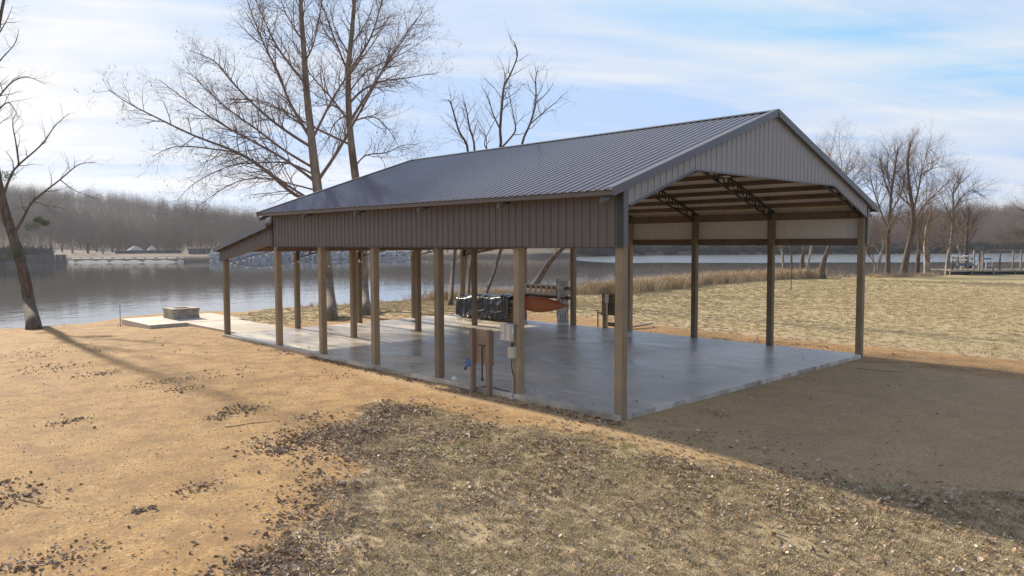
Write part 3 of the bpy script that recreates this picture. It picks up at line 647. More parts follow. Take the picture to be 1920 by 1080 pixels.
# utility stand on the far side of the slab
pa, pb = G(1134.5, 615), G(1152, 617); d2 = (pb-pa); a2 = math.atan2(d2.y, d2.x); l2 = d2.length+.15
s2 = empty('utility_stand', pa, a2, 'dark brown plank stand with grey box beyond the right slab edge', 'utility stand'); tz = zpix(1134, 548, pa.x, pa.y)-pa.z
for q in (.0, l2): MB().box((q-.08, -.08, -.3), (q+.08, .08, tz)).build('post', M_lumber, s2)
for k in range(5): MB().box((-.085, -.121, tz-.01-(k+1)*.19), (l2+.085, -.083, tz-.015-k*.19)).build('board', M_lumber, s2)
MB().box((.085, -.1, .12), (l2-.085, -.06, .28)).build('rail', M_lumber, s2)
b2 = empty('meter_box', pa+Vector((math.cos(a2)*.16, math.sin(a2)*.16, tz-.45))+Vector((-.10,-.10,0)), a2, 'small grey meter box with conduit on the dark plank stand', 'electrical box')
MB().box((-.09,-.10,0),(.11,-.01,.36)).build('box', M_galv, b2, bevel=.01); MB().box((-.10,-.11,.33),(.12,0,.38)).build('lid', M_galv, b2); MB().tube([(0,-.05,0),(0,-.05,-tz+.45)], .03, 8).build('conduit', M_galv, b2)
p = G(1121, 613); sp = empty('water_spigot', p, 0, 'slim dark standpipe spigot left of the dark plank stand', 'spigot'); MB().tube([(0,0,-.2),(0,0,.7)], .03, 6).build('pipe', M_steel, sp); MB().tube([(0,0,.62),(.1,-.1,.6),(.13,-.13,.52)], .025, 6).build('spout', M_steel, sp); MB().bar((-.06,.06,.72),(.06,-.06,.72), .02, .02).build('handle', M_steel, sp)
p, q = G(1180, 617), G(1221, 613); ax = (q-p)
tag(MB().bar(p+Vector((-ax.x*.5,-ax.y*.5,.05)), q+Vector((0,0,.16)), .19, .045).build('lumber_board', M_grey), 'loose weathered plank on the ground right of the dark stand', 'plank')

# firewood under a tarp
FX, FY0, FY1, FH = 11.35, 14.75, 18.55, 1.10
fw = empty('firewood_stack', (FX, FY0, 0), 0, 'long stack of split firewood under the black tarp', 'firewood')
rl = random.Random(5)
def logmesh(r, ln_):
    n = rl.choice([5, 6, 7]); a0 = rl.random()*6; mb = MB(); pr_ = [(r*rl.uniform(.75, 1.1)*math.cos(a0+j*2*math.pi/n), r*rl.uniform(.75, 1.1)*math.sin(a0+j*2*math.pi/n)) for j in range(n)]
    for y in (0, ln_): mb.v += [(a, y, b) for a, b in pr_]
    for j in range(n): k = (j+1) % n; mb.f.append((j, k, k+n, j+n)); mb.mi.append(0)
    mb.f += [tuple(range(n))[::-1], tuple(range(n, 2*n))]; mb.mi += [0, 0]; return mb.mesh('log', M_log)
logs = [logmesh(.075, .46) for k in range(5)]
for endy in (0, FY1-FY0-.46):
    for r_ in range(7):
        for c_i in range(5): inst('log', rl.choice(logs), fw, (-.33+c_i*.165+(.08 if r_ % 2 else 0)+rl.uniform(-.015,.015), endy+rl.uniform(-.06,.05), .09+r_*.142), (0, rl.random()*6, rl.uniform(-.08,.08)))
logx = [logmesh(.075, .60) for k in range(4)]
for r_ in range(6):
    for c_i in range(17): inst('log', rl.choice(logx), fw, (-.36+rl.uniform(-.03,.03), .56+c_i*.165+(.08 if r_ % 2 else 0), .09+r_*.145), (0, 0, -math.pi/2+rl.uniform(-.05,.05)))
MB().box((-.40, .50, .02),(.36, FY1-FY0-.50, .04)).build('skid', M_grey, fw)
# tarp: draped sheet with folds, open at the near end
mb = MB(); nu, nv = 90, 40; half_w = .46
for a in range(nu+1):
    y = FY0+.16+(FY1-FY0-.10)*a/nu
    for b in range(nv+1):
        s_ = (b/nv-.5)*2; topw = .42; arc = abs(s_)*(topw+1.18); sg = 1 if s_ > 0 else -1
        fold = mnoise.noise(Vector((y*1.5, s_*1.6, 3.1)))*.16+mnoise.noise(Vector((y*4.2, s_*4.5, 7.7)))*.06
        sag = .20*mnoise.noise(Vector((y*1.1, 1.5, 0)))
        if arc < topw: x, z = sg*arc*1.02, FH+.04+sag-.10*(arc/topw)**2+fold*.5
        else: x, z = sg*(topw+.03+(arc-topw)*.07+abs(fold)*.9*min(1, (arc-topw)/.4)), FH-.06+sag-(arc-topw)*(.86+.12*mnoise.noise(Vector((y*1.4, sg*5, 2))))
        mb.v.append((FX-.02+x, y, max(z, .12)))
for a in range(nu):
    for b in range(nv): i = a*(nv+1)+b; mb.f.append((i, i+1, i+nv+2, i+nv+1)); mb.mi.append(0)
tp = mb.build('tarp', M_tarp, smooth=True); tag(tp, 'shiny wrinkled black plastic tarp draped over the firewood', 'tarp'); sm = tp.modifiers.new('thickness', 'SOLIDIFY'); sm.thickness = .004
def chunk(name, u, v, r, ln_, rz, label):
    q = GP(u, v, 0); e = empty(name, (q[0], q[1], r), rz, label, 'log', 'weights along the tarp'); pts = [(0,0,0),(ln_,0,0)]
    MB().tube(pts, [r, r*.92], 9).build('log_body', M_log, e); MB().tube([(-.004,0,0),(-.0005,0,0)], [r*.9, r*.93], 9).build('cut_face', M_round, e)
chunk('log_round', 877, 597, .14, .34, R(20), 'pale cut log round at the left end of the tarp')
chunk('log_round', 900, 599, .13, .4, R(40), 'pale cut log round beside the tarp middle, behind the interior post')
chunk('log_round', 931, 601, .16, .45, R(35), 'largest pale log round near the tarp front end')
for u, v, ln_, rz, lab in ((905, 587, .8, R(100), 'bent grey branch weighing down the tarp middle'), (938, 590, .75, R(110), 'short grey branch lying on the tarp near its front')):
    q = GP(u, v, .35); mb = MB().tube([(0,0,.06),(ln_*.3*math.cos(rz), ln_*.3*math.sin(rz), -.02),(ln_*.7*math.cos(rz), ln_*.7*math.sin(rz), -.02),(ln_*math.cos(rz), ln_*math.sin(rz), .05)], [.02,.03,.03,.02], 6)
    o = mb.build('tarp_branch', M_grey); o.location = (FX-.62, q[1], .46); tag(o, lab, 'branch')

# kayak, ladder, panel against the right-hand posts
ky0, ky1, kz = 12.05, 15.75, .84
mb = MB(); ns, nr = 22, 14
for a in range(ns+1):
    t_ = a/ns; wd = math.sin(math.pi*t_)**.95 if 0 < t_ < 1 else 0; y = ky0+(ky1-ky0)*t_
    for b in range(nr):
        an = 2*math.pi*b/nr; cx_, cz_ = math.cos(an), math.sin(an)
        # lying on edge: hull faces the yard, beam stands upright
        mb.v.append((11.62-.17*wd*cx_*(1.0 if cx_ > 0 else .55)-.01, y, kz+.06*(2*t_-1)**2+.36*wd*cz_))
for a in range(ns):
    for b in range(nr): i = a*nr+b; j = a*nr+(b+1) % nr; mb.f.append((i, j, j+nr, i+nr)); mb.mi.append(0)
kr = empty('kayak', (0,0,0), 0, 'faded orange kayak hung on its side between the right posts', 'kayak')
mb.build('hull', M_orange, kr, smooth=True)
MB().tube([(11.55, 14.0, kz-.36),(11.44,14.0,kz),(11.55,14.0,kz+.36)], .012, 5).build('strap', M_boxd, kr)
MB().tube([(11.61,ky0+.03,kz+.06),(11.61,ky0-.06,kz+.08)], .02, 6).build('grab_loop', M_black, kr)
ld = empty('ladder', (11.98, 12.5, 1.24), 0, 'grey aluminium ladder lying sideways above the orange kayak', 'ladder')
for z in (0, .40): MB().box((-.03, 0, z), (.03, 3.0, z+.07)).build('rail', M_alu, ld)
for k in range(9): MB().box((-.028, .12+k*.33, .071), (.028, .12+k*.33+.10, .399)).build('rung', M_alu, ld)
rk = empty('wall_rack', (12.06, 12.25, 1.10), 0, 'brown timber rack rail holding the ladder between posts', 'rack')
MB().box((-.02, .04, .0), (.02, 2.85, .14)).build('rail', M_lumber, rk); MB().box((-.02, .04, .42), (.02, 2.85, .56)).build('rail', M_lumber, rk)
for k in range(3): MB().box((-.26, .3+k*1.0, .02), (-.021, .38+k*1.0, .10)).build('bracket', M_lumber, rk)
pn = empty('panel_door', (11.93, 12.62, .0), R(-62), 'narrow white panel with black ironwork leaning beside the kayak', 'panel')
pn.rotation_euler = (R(-3), 0, R(-44))
PW = .50; MB().box((-PW/2, 0, .01), (PW/2, .03, 2.16)).build('board', M_wpanel, pn)
def iron(pts, r=.009): return MB().tube(pts, r, 5).build('ironwork', M_black, pn)
yy = -.02
for x0, z0, z1 in ((-PW/2-.01, .35, .9), (-PW/2-.01, .95, 1.55), (-PW/2-.01, 1.70, 2.02)): iron([(x0,yy,z0),(x0,yy,z1)], .018)
for z in (.17, 1.05, 1.52, 1.88): iron([(-PW/2,yy,z),(PW/2,yy,z)])
for x in (-.11, .11):
    for z0, z1 in ((.17,.5),(1.27,1.52),(1.70,1.88)): iron([(x,yy,z0),(x,yy,z1)])
for s_ in (-1, 1):
    iron([(s_*.02,yy,1.36),(s_*.08,yy,1.27),(s_*.13,yy,1.17),(s_*.19,yy,1.05)]); iron([(s_*.20,yy,.62),(s_*.12,yy,.52),(s_*.10,yy,.40),(s_*.03,yy,.32)])
iron([(0,yy,1.0),(0,yy,1.45)]); iron([(0,yy,.20),(0,yy,.62)]); iron([(0,yy,1.70),(0,yy,1.82)], .02)
for z, lab in ((.83, 'upper green rope tied round the post beside the kayak'), (.17, 'lower green rope tied round the post near the slab')):
    tag(MB().tube([(11.55,12.45,z-.02),(11.86,12.06,z),(12.0,12.03,z+.01),(12.13,11.98+BY*4-BY*4+.09,z+.01),(12.26,12.05,z+.02),(12.30,12.2,z)], .011, 5).build('green_rope', M_rope), lab, 'rope')

# string lights under the lean-to
def strand(pts, sag, n, label):
    e = empty('string_light', (0,0,0), 0, label, 'string lights', 'cafe lights under the lean-to'); path = []
    for (a, b) in zip(pts[:-1], pts[1:]):
        a = Vector(a); b = Vector(b)
        for k in range(9): t_ = k/8; q = a.lerp(b, t_); q.z -= sag*4*t_*(1-t_); path.append(q)
    MB().tube(path, .008, 4).build('wire', M_black, e)
    tot = len(path)-1
    for k in range(n):
        q = (k+.5)/n*tot; i_ = int(q); p = path[i_].lerp(path[i_+1], q-i_)
        bo = MB(); bo.tube([(0,0,-.035),(0,0,-.055),(0,0,-.085),(0,0,-.115),(0,0,-.13)], [.014,.026,.038,.034,.012], 10); b = bo.build('bulb', M_bulb, e, smooth=True); b.location = p
        c = MB().tube([(0,0,.01),(0,0,-.04)], .019, 8).build('socket', M_black, b)
strand([(.06,LEN+LT-.15,2.86),(W_/4,LEN+LT-.15,2.9),(W_/2,LEN+LT-.15,2.86),(W_*.75,LEN+LT-.15,2.9),(W_-.1,LEN+LT-.15,2.9)], .20, 26, 'string of clear bulbs along the outer lean-to posts')
strand([(.02,LEN+LT-.2,2.9),(.05,LEN+2.2,3.16),(.05,LEN+.15,3.42)], .05, 8, 'string of bulbs along the left lean-to side panel')
strand([(.1,LEN+.14,3.34),(W_/4,LEN+.14,3.36),(W_/2,LEN+.14,3.34),(W_*.75,LEN+.14,3.36),(W_-.1,LEN+.14,3.34)], .03, 18, 'string of bulbs along the header beam where lean-to meets barn')
strand([(W_/4,LEN+LT-.2,2.95),(W_/2,LEN+2.0,3.1),(W_/2,LEN+.2,3.34)], .12, 8, 'string of bulbs crossing the lean-to diagonally')
# one roof lamp under the ridge side
lp = MB().box((8.9,2.9,5.62),(9.15,3.1,5.66)).build('lamp_plate', M_white); tag(lp, 'small white light fixture under the barn roof', 'light fixture')

# ------------------------------------------------------------------ trees
def grow(mb, pts, rad, lvl, rnd, cfg, tips):
    """put side branches on a limb; every branch is a tapered bent tube"""
    L_ = sum((b-a).length for a, b in zip(pts[:-1], pts[1:])); n = cfg['n'][lvl]; n = max(2, int(n*min(1.6, L_/cfg['ref'][lvl])))
    for k in range(n):
        t_ = cfg['t0'][lvl]+(1-cfg['t0'][lvl])*(k+rnd.random())/n; q = t_*(len(pts)-1); i_ = min(int(q), len(pts)-2); fr = q-i_
        p = pts[i_].lerp(pts[i_+1], fr); r0 = rad[i_]*(1-fr)+rad[i_+1]*fr; d = (pts[i_+1]-pts[i_]).normalized()
        o = d.orthogonal().normalized(); o.rotate(Matrix.Rotation(rnd.random()*2*math.pi, 3, d)); an = R(rnd.uniform(*cfg['ang'][lvl]))
        nd = (d*math.cos(an)+o*math.sin(an)).normalized()
        ln_ = cfg['len'][lvl]*rnd.uniform(.55, 1.25)*(1.15-.6*t_); r1 = min(r0*.62, cfg['rad'][lvl]*rnd.uniform(.8, 1.2)); seg = cfg['seg'][lvl]
        q_ = [p]; dd = nd.copy()
        for s_ in range(seg):
            dd = (dd+Vector((rnd.gauss(0, .17), rnd.gauss(0, .17), rnd.gauss(0, .13)+cfg['up'][lvl]))).normalized(); q_.append(q_[-1]+dd*ln_/seg)
        rr_ = [max(r1*(1-.82*s_/seg), .0022) for s_ in range(seg+1)]
        mb.tube(q_, rr_, cfg['sides'][lvl], 0, False)
        if lvl+1 < len(cfg['n']): grow(mb, q_, rr_, lvl+1, rnd, cfg, tips)
        else: tips.append(q_[-1]); tips.append(q_[len(q_)//2])
def smooth_path(pts, rad, sub=3):
    P = [Vector(p) for p in pts]; o, r = [], []
    for i_ in range(len(P)-1):
        p0, p1, p2, p3 = P[max(i_-1,0)], P[i_], P[i_+1], P[min(i_+2,len(P)-1)]
        for k in range(sub):
            t_ = k/sub; o.append(.5*((2*p1)+(p2-p0)*t_+(2*p0-5*p1+4*p2-p3)*t_*t_+(3*p1-p0-3*p2+p3)*t_**3)); r.append(rad[i_]*(1-t_)+rad[i_+1]*t_)
    o.append(P[-1]); r.append(rad[-1]); return o, r
CFG = dict(n=(19,9,5), t0=(.16,.2,.2), ang=((28,58),(28,62),(25,65)), len=(2.5,1.1,.5), rad=(.030,.014,.0075), seg=(5,3,2), up=(.05,.03,.02), sides=(4,3,3), ref=(5,2.2,1.0))
def px_tree(name, label, base, depth, trunk, limbs, mtrunk, mlimb, seed, r_base, cfg=CFG, balls=0, group=None, spread=2.6, limbk=1.0):
    """trunk and limbs follow picture points at the tree's own distance; each limb also leans toward or away from the viewer"""
    rnd = random.Random(seed); base = Vector(base); e = empty(name, base, 0, label, 'tree', group)
    fdir = Vector((_F[0], _F[1], 0)).normalized()
    T = [base+Vector((0,0,-.3)), base+Vector((0,0,.25))]+[AT(u, v, depth) for u, v in trunk]
    nT = len(T); rads = [r_base*1.35, r_base*1.08]+[r_base*(1-.80*(k+1)/(nT-2)) for k in range(nT-2)]
    tp_, tr_ = smooth_path(T, rads, 4); tp_ = [q-base for q in tp_]
    mb = MB(); mb.tube(tp_, tr_, 12, 0, True); mb.build('trunk', mtrunk, e, smooth=True)
    cb_ = MB(); tips = []; skel = list(tp_)
    for li, (r0, pp) in enumerate(limbs):
        lean = rnd.choice([-1, 1])*rnd.uniform(.25, 1)*spread; P = []
        for k, (u, v) in enumerate(pp):
            t_ = k/max(1, len(pp)-1); P.append(AT(u, v, depth+lean*t_)+Vector((0,0,rnd.uniform(-.06,.06)))-base)
        near = min(skel, key=lambda q: (q-P[0]).length); P[0] = near.copy()
        if len(P) > 2: P[1] = P[1]+(near-AT(*pp[0], depth)+base)*.5
        r0 *= limbk; lp_, lr_ = smooth_path(P, [max(r0*(1-.85*k/(len(P)-1)), .008) for k in range(len(P))], 4)
        skel += lp_; cb_.tube(lp_, lr_, 7, 0, False); grow(cb_, lp_, lr_, 0, rnd, cfg, tips)
    grow(cb_, tp_[len(tp_)//2:], tr_[len(tp_)//2:], 0, rnd, cfg, tips)
    cb_.build('crown', mlimb, e, smooth=True)
    if balls:
        bb = MB()
        for q in rnd.sample(tips, min(balls, len(tips))):
            ln_ = rnd.uniform(.05, .14); bb.tube([q, q-Vector((0,0,ln_))], .003, 3, 0, False); ico(bb, q-Vector((0,0,ln_)), rnd.uniform(.022,.032))
        tag(bb.build('seed_balls', M_ball, e), kind='stuff')
    return e, tips
z7 = lambda pp: [(200+x/2.572, y/2.572) for x, y in pp]
b1 = G(619, 599)
px_tree('sycamore_tree', 'tall bare sycamore with long limbs reaching left over the lean-to', b1, 40.5, [(615,540),(606,440)]+z7([(1018,920),(1000,780),(985,640),(965,450),(955,300),(940,100),(932,-60),(925,-220)]), [
 (.11, z7([(1012,990),(905,955),(740,800),(610,730),(420,650),(240,570),(110,500),(10,435)])), (.08, z7([(1014,960),(950,940),(780,830),(640,745),(500,720),(330,710),(220,760)])),
 (.085, z7([(1010,890),(860,770),(700,680),(560,600),(400,500),(250,380)])), (.075, z7([(1000,800),(850,710),(720,620),(600,540),(480,430),(380,330)])), (.09, z7([(985,700),(860,620),(740,530),(600,390),(520,300),(400,240)])),
 (.09, z7([(985,690),(880,500),(830,360),(760,220),(700,60),(650,-80)])), (.07, z7([(960,430),(830,250),(760,100),(690,-60)])), (.10, z7([(1018,880),(1110,740),(1170,630),(1280,430),(1380,250),(1500,80)])),
 (.075, z7([(995,690),(1090,490),(1170,360),(1290,200),(1370,60)])), (.055, z7([(957,300),(1000,200),(1040,0),(1060,-120)])), (.05, z7([(945,210),(860,60),(820,-80)])), (.06, z7([(1008,850),(880,790),(760,780),(600,800),(430,880),(340,970)])), (.05, z7([(1015,930),(900,900),(760,860),(620,880),(480,960),(420,1020)])), (.045, z7([(990,620),(900,560),(780,500),(620,480),(520,510)]))],
 M_syc, M_sycb, 11, .34, balls=1000)
b2_ = G(684, 590)
px_tree('sycamore_tree', 'straight bare sycamore standing just right of the wide-limbed one', b2_, 43.5, [(682,540),(678,440)]+z7([(1200,860),(1180,700),(1168,550),(1165,350),(1180,180),(1195,0),(1205,-150),(1210,-260)]), [
 (.08, z7([(1172,520),(1240,440),(1330,390),(1450,380),(1600,350)])), (.09, z7([(1180,600),(1300,400),(1400,230),(1520,60)])), (.07, z7([(1182,700),(1000,610),(870,540),(700,490),(560,480)])),
 (.07, z7([(1167,340),(1100,180),(1050,50),(1000,-60)])), (.075, z7([(1167,340),(1270,180),(1330,0),(1370,-110)])), (.05, z7([(1198,810),(1250,750),(1350,740),(1420,700),(1500,690)])), (.05, z7([(1178,600),(1290,570),(1370,640),(1430,750)])),
 (.07, z7([(1170,590),(1090,480),(980,350),(900,200)])), (.05, z7([(1172,260),(1100,130),(1075,0)])), (.05, z7([(1178,210),(1260,90),(1300,-40)])), (.05, z7([(1168,430),(1260,330),(1420,260),(1560,170)])), (.045, z7([(1170,560),(1100,600),(1060,690),(1010,760)]))],
 M_syc, M_sycb, 12, .30, balls=600)
z8 = lambda pp: [(x/1.6885, y/1.6885) for x, y in pp]
e_, tips = px_tree('leaning_tree', 'leaning bare tree with mistletoe clumps at the left water edge', G(63, 616), 38.5, z8([(92,960),(78,880),(48,770),(22,690),(2,610),(-14,520),(-24,420),(-26,300),(-20,180),(0,60),(20,-40)]), [
 (.13, z8([(40,750),(75,690),(105,640),(190,570),(250,522),(305,518)])), (.12, z8([(8,640),(35,560),(60,520),(130,460),(175,400),(220,360)])), (.08, z8([(60,520),(50,450),(40,390),(52,360)])), (.10, z8([(-24,400),(0,350),(30,325),(60,370)])), (.09, z8([(-24,330),(0,300),(40,255),(90,248),(145,268)])),
 (.08, z8([(-22,230),(0,185),(45,140),(60,90)])), (.06, z8([(-10,130),(20,70),(40,20)])), (.06, z8([(100,645),(150,655),(210,665)])), (.05, z8([(190,575),(240,610),(310,630)])), (.06, z8([(30,720),(60,800),(100,830)])), (.05, z8([(20,690),(-20,660),(-60,640)]))],
 M_bark, M_twig, 13, .30, dict(CFG, len=(1.5,.7,.35), n=(11,6,4)), limbk=.6)
for k, (u, v, r_) in enumerate(((22,478,.5),(60,425,.38),(72,412,.28),(12,330,.45),(35,470,.35),(8,410,.4),(85,418,.25))):
    mm = MB(); c = AT(u, v, 38.3+random.uniform(-.4,.4))-e_.location
    for j in range(300):
        q = Vector((random.gauss(0,1), random.gauss(0,1), random.gauss(0,1))).normalized()*r_*random.random()**.5; q.z *= .7; d = Vector((random.gauss(0,1), random.gauss(0,1), random.gauss(0,1))).normalized()*.05; s2_ = d.orthogonal().normalized()*.018
        mm.face([c+q-d-s2_*.3, c+q+s2_, c+q+d, c+q-s2_])
    mm.build('mistletoe', M_mist, e_)
z5 = lambda pp: [(800+x/4.5, 60+y/4.5) for x, y in pp]
b3 = G(876, 574)
CFG3 = dict(CFG, len=(1.8,.85,.45), n=(9,6,4), ang=((25,60),(25,65),(25,65)))
px_tree('broken_topped_tree', 'gnarled bare tree rising behind the middle of the roof ridge', b3, 50, [(880,520),(895,440),(918,350)]+z5([(620,990),(620,820),(635,620),(655,450),(700,370),(765,200),(740,90)]), [
 (.12, z5([(617,815),(555,680),(520,550),(460,460)])), (.06, z5([(530,580),(515,470),(485,385)])), (.14, z5([(625,1010),(740,860),(745,770),(705,580),(680,490)])), (.07, z5([(710,575),(760,530),(830,430)])), (.06, z5([(650,470),(655,330),(600,190)])),
 (.10, z5([(590,1060),(480,960),(560,780),(640,640)])), (.07, z5([(475,965),(480,860),(420,740)])), (.06, z5([(690,490),(740,450),(700,470)])), (.06, z5([(640,660),(690,580),(640,520)]))], M_bark, M_twig, 14, .15, CFG3, limbk=.5)
px_tree('fork_topped_tree', 'bare forked tree right of the gnarled one above the roof', G(905, 573), 52, [(930,500),(955,400)]+z5([(800,965),(870,780),(920,600),(920,400),(935,330)]), [
 (.10, z5([(868,785),(980,680),(1100,590),(1190,490)])), (.09, z5([(925,600),(1010,520),(1070,430)])), (.06, z5([(922,520),(870,470),(850,420)])), (.05, z5([(935,560),(980,470),(950,400),(935,310)])), (.05, z5([(960,700),(1040,670),(1100,665)]))], M_bark, M_twig, 15, .13, CFG3, limbk=.5)
px_tree('slender_tree', 'slender bare tree left of the gnarled one above the roof', G(845, 572), 53, [(850,500),(862,400)]+z5([(350,1025),(270,830),(210,620),(180,570)]), [(.05, z5([(300,900),(200,800),(110,700)])), (.05, z5([(270,830),(320,700),(330,620)])), (.05, z5([(330,980),(250,920),(130,940)]))], M_bark, M_twigt, 16, .15, CFG3, limbk=.5)
px_tree('slender_tree', 'second slender bare tree between the slender and gnarled ones', G(860, 573), 54, [(872,500),(880,400)]+z5([(405,1015),(360,800),(340,680),(320,600)]), [(.045, z5([(380,920),(440,850),(430,780)])), (.045, z5([(365,820),(420,700),(385,620)]))], M_bark, M_twigt, 17, .13, CFG3, limbk=.5)
px_tree('fallen_leaning_tree', 'steeply leaning bare trunk over the shore seen under the roof', G(996, 551), 62, [(1012,520),(1030,492),(1055,465),(1090,425),(1130,385)], [(.10, [(1022,500),(1042,470),(1045,440)]), (.08, [(1060,460),(1110,430),(1170,420)])], M_bark, M_twig, 18, .32, CFG3, limbk=.5)
# the shore trees beyond the right-hand lawn
z5b = lambda pp: [(1500+x/3.483, 230+y/3.483) for x, y in pp]
CFGR = dict(n=(16,10,6), t0=(.15,.2,.2), ang=((25,55),(25,60),(25,60)), len=(4.2,1.9,.85), rad=(.042,.019,.010), seg=(4,3,2), up=(.10,.06,.03), sides=(4,3,3), ref=(6,3,1.5))
GRP = 'bare trees along the right-hand shore'
rt = [
 ('shore_tree', 'tall straight bare tree first right of the barn corner post', (1664,517), z5b([(575,900),(575,750),(588,600),(598,450),(620,300),(640,160)]), [(.16, z5b([(580,720),(520,560),(470,400),(450,250)])), (.14, z5b([(588,600),(650,480),(690,330),(700,180)])), (.12, z5b([(595,480),(540,330),(530,200)])), (.1, z5b([(582,700),(640,600),(700,560)])), (.1, z5b([(600,440),(570,300),(590,150)]))], .36, M_bark),
 ('shore_tree', 'broad bare tree with forked leaning trunk and widest crown', (1692,516), z5b([(690,900),(712,800),(738,680),(735,560),(712,400),(705,250),(720,130)]), [(.2, z5b([(735,600),(770,450),(800,300),(850,130)])), (.17, z5b([(738,640),(820,520),(900,450),(980,370)])), (.14, z5b([(735,580),(680,450),(640,330)])), (.12, z5b([(790,350),(880,280),(930,190)])), (.12, z5b([(735,700),(640,620),(560,600)])), (.12, z5b([(738,720),(850,640),(930,600)]))], .5, M_bark),
 ('shore_tree', 'dark short-trunked tree between the broad tree and thick stump-like trunk', (1719,511), z5b([(770,900),(775,830),(780,720),(800,600)]), [(.12, z5b([(775,800),(840,680),(880,560)])), (.12, z5b([(777,760),(720,660),(660,600)]))], .38, M_bark),
 ('shore_tree', 'thick split-trunked tree left of the white-stemmed tree', (1739,514), z5b([(828,900),(820,800),(830,680),(860,560)]), [(.14, z5b([(835,930),(852,850),(835,740),(900,620)])), (.12, z5b([(822,780),(760,680),(720,600)]))], .5, M_pale),
 ('shore_tree', 'bare tree with a white stem beside the dock deck', (1773,510), z5b([(968,880),(985,800),(998,650),(1000,500),(1005,400)]), [(.15, z5b([(965,930),(962,830),(975,700)])), (.14, z5b([(1002,560),(1060,480),(1130,440),(1195,480)])), (.12, z5b([(998,640),(950,540),(930,480)])), (.1, z5b([(1003,480),(1040,400),(1020,340)])), (.1, z5b([(990,720),(1060,640),(1100,560)]))], .34, M_pale),
 ('shore_tree', 'pale leaning stem just left of the first straight tree', (1645,518), z5b([(520,900),(538,830),(560,740),(600,620)]), [(.1, z5b([(530,860),(480,800),(440,830)])), (.08, z5b([(545,790),(520,680),(470,610)]))], .26, M_pale),
 ('shore_tree', 'low twisted pale stem next to the barn corner post', (1640,519), z5b([(490,940),(470,890),(440,860),(420,800)]), [(.08, z5b([(480,920),(470,830),(500,760)]))], .2, M_pale),
 ('shore_tree', 'stout right-leaning trunk seen under the barn eave nearest the corner post', (1541,523), z5b([(145,950),(160,890),(195,800),(225,690),(235,560),(220,400)]), [(.15, z5b([(205,770),(140,620),(110,450),(80,300)])), (.14, z5b([(228,650),(300,500),(340,400),(400,300)])), (.13, z5b([(235,560),(270,400),(330,230)])), (.12, z5b([(225,450),(180,280),(230,130)])), (.1, z5b([(222,420),(270,300),(250,110)]))], .42, M_bark),
 ('shore_tree', 'thin mottled trunk left of the stout leaning one', (1517,523), z5b([(50,940),(65,860),(80,760),(90,620),(100,450)]), [(.09, z5b([(82,720),(40,600),(20,460)])), (.09, z5b([(95,520),(140,400),(130,240)]))], .22, M_pale),
 ('shore_tree', 'dark upright trunk left of the thin mottled one', (1502,515), z5b([(15,900),(25,830),(40,720),(50,560)]), [(.12, z5b([(35,740),(-20,620),(-60,500)])), (.1, z5b([(45,620),(90,500),(120,420)]))], .36, M_bark),
 ('shore_tree', 'slim dark trunk in the dry reeds behind the barn interior', (1484,514), [(1484,490),(1483,465),(1482,430),(1478,400)], [(.08, [(1483,460),(1470,430),(1465,405)])], .2, M_bark),
 ('shore_tree', 'white-barked bent tree in the reeds behind the barn interior', (1473,513), [(1469,495),(1466,470),(1463,445),(1458,415)], [(.08, [(1467,475),(1455,450),(1450,430)])], .22, M_pale),
 ('shore_tree', 'bare tree standing behind the kayak rack on the dock', (1812,490), [(1812,478),(1812,455),(1814,425),(1816,395)], [(.1, [(1812,460),(1826,440),(1835,420)]), (.1, [(1813,440),(1800,420),(1795,405)]), (.09, [(1812,465),(1790,455),(1780,440)])], .4, M_bark),
 ('shore_tree', 'crooked white-stemmed tree just left of the kayak rack', (1804,492), [(1802,480),(1796,466),(1797,450),(1794,436)], [(.07, [(1798,470),(1790,462),(1786,452)])], .2, M_pale),
 ('shore_tree', 'pale-limbed tree reaching in from the right picture edge', (1990,508), [(1985,470),(1975,430),(1960,390),(1945,360)], [(.14, [(1975,430),(1940,432),(1905,445),(1885,450)]), (.12, [(1965,405),(1930,395),(1905,390)]), (.1, [(1980,450),(1930,452),(1895,462)])], .4, M_pale),
]
for k, (nm, lab, (u, v), tr, lb, rb_, mt) in enumerate(rt):
    zg = -.55; bp = Vector(GP(u, v, zg)); dpt = float((np.array(bp)-CAM)@_F)
    if v < 500: bp = Vector(GP(u, v+22, -.6)); dpt = float((np.array(bp)-CAM)@_F)
    bp.z = min(gz1(bp.x, bp.y), -.3)
    px_tree(nm, lab, bp, dpt, tr, lb, mt, M_twigt if k % 2 else M_twig, 30+k, rb_*.85, CFGR, group=GRP, spread=3, limbk=.75)
# young staked tree on the lawn
p = G(1483, 545); yt = empty('sapling', p, 0, 'thin staked sapling alone on the lawn before the reeds', 'tree'); MB().tube([(0,0,-.1),(.02,0,1.6),(0,.02,3.2)], [.035,.03,.015], 6).build('trunk', M_bark, yt); MB().tube([(.12,.1,-.1),(.12,.1,1.0)], .02, 5).build('stake', M_grey, yt)

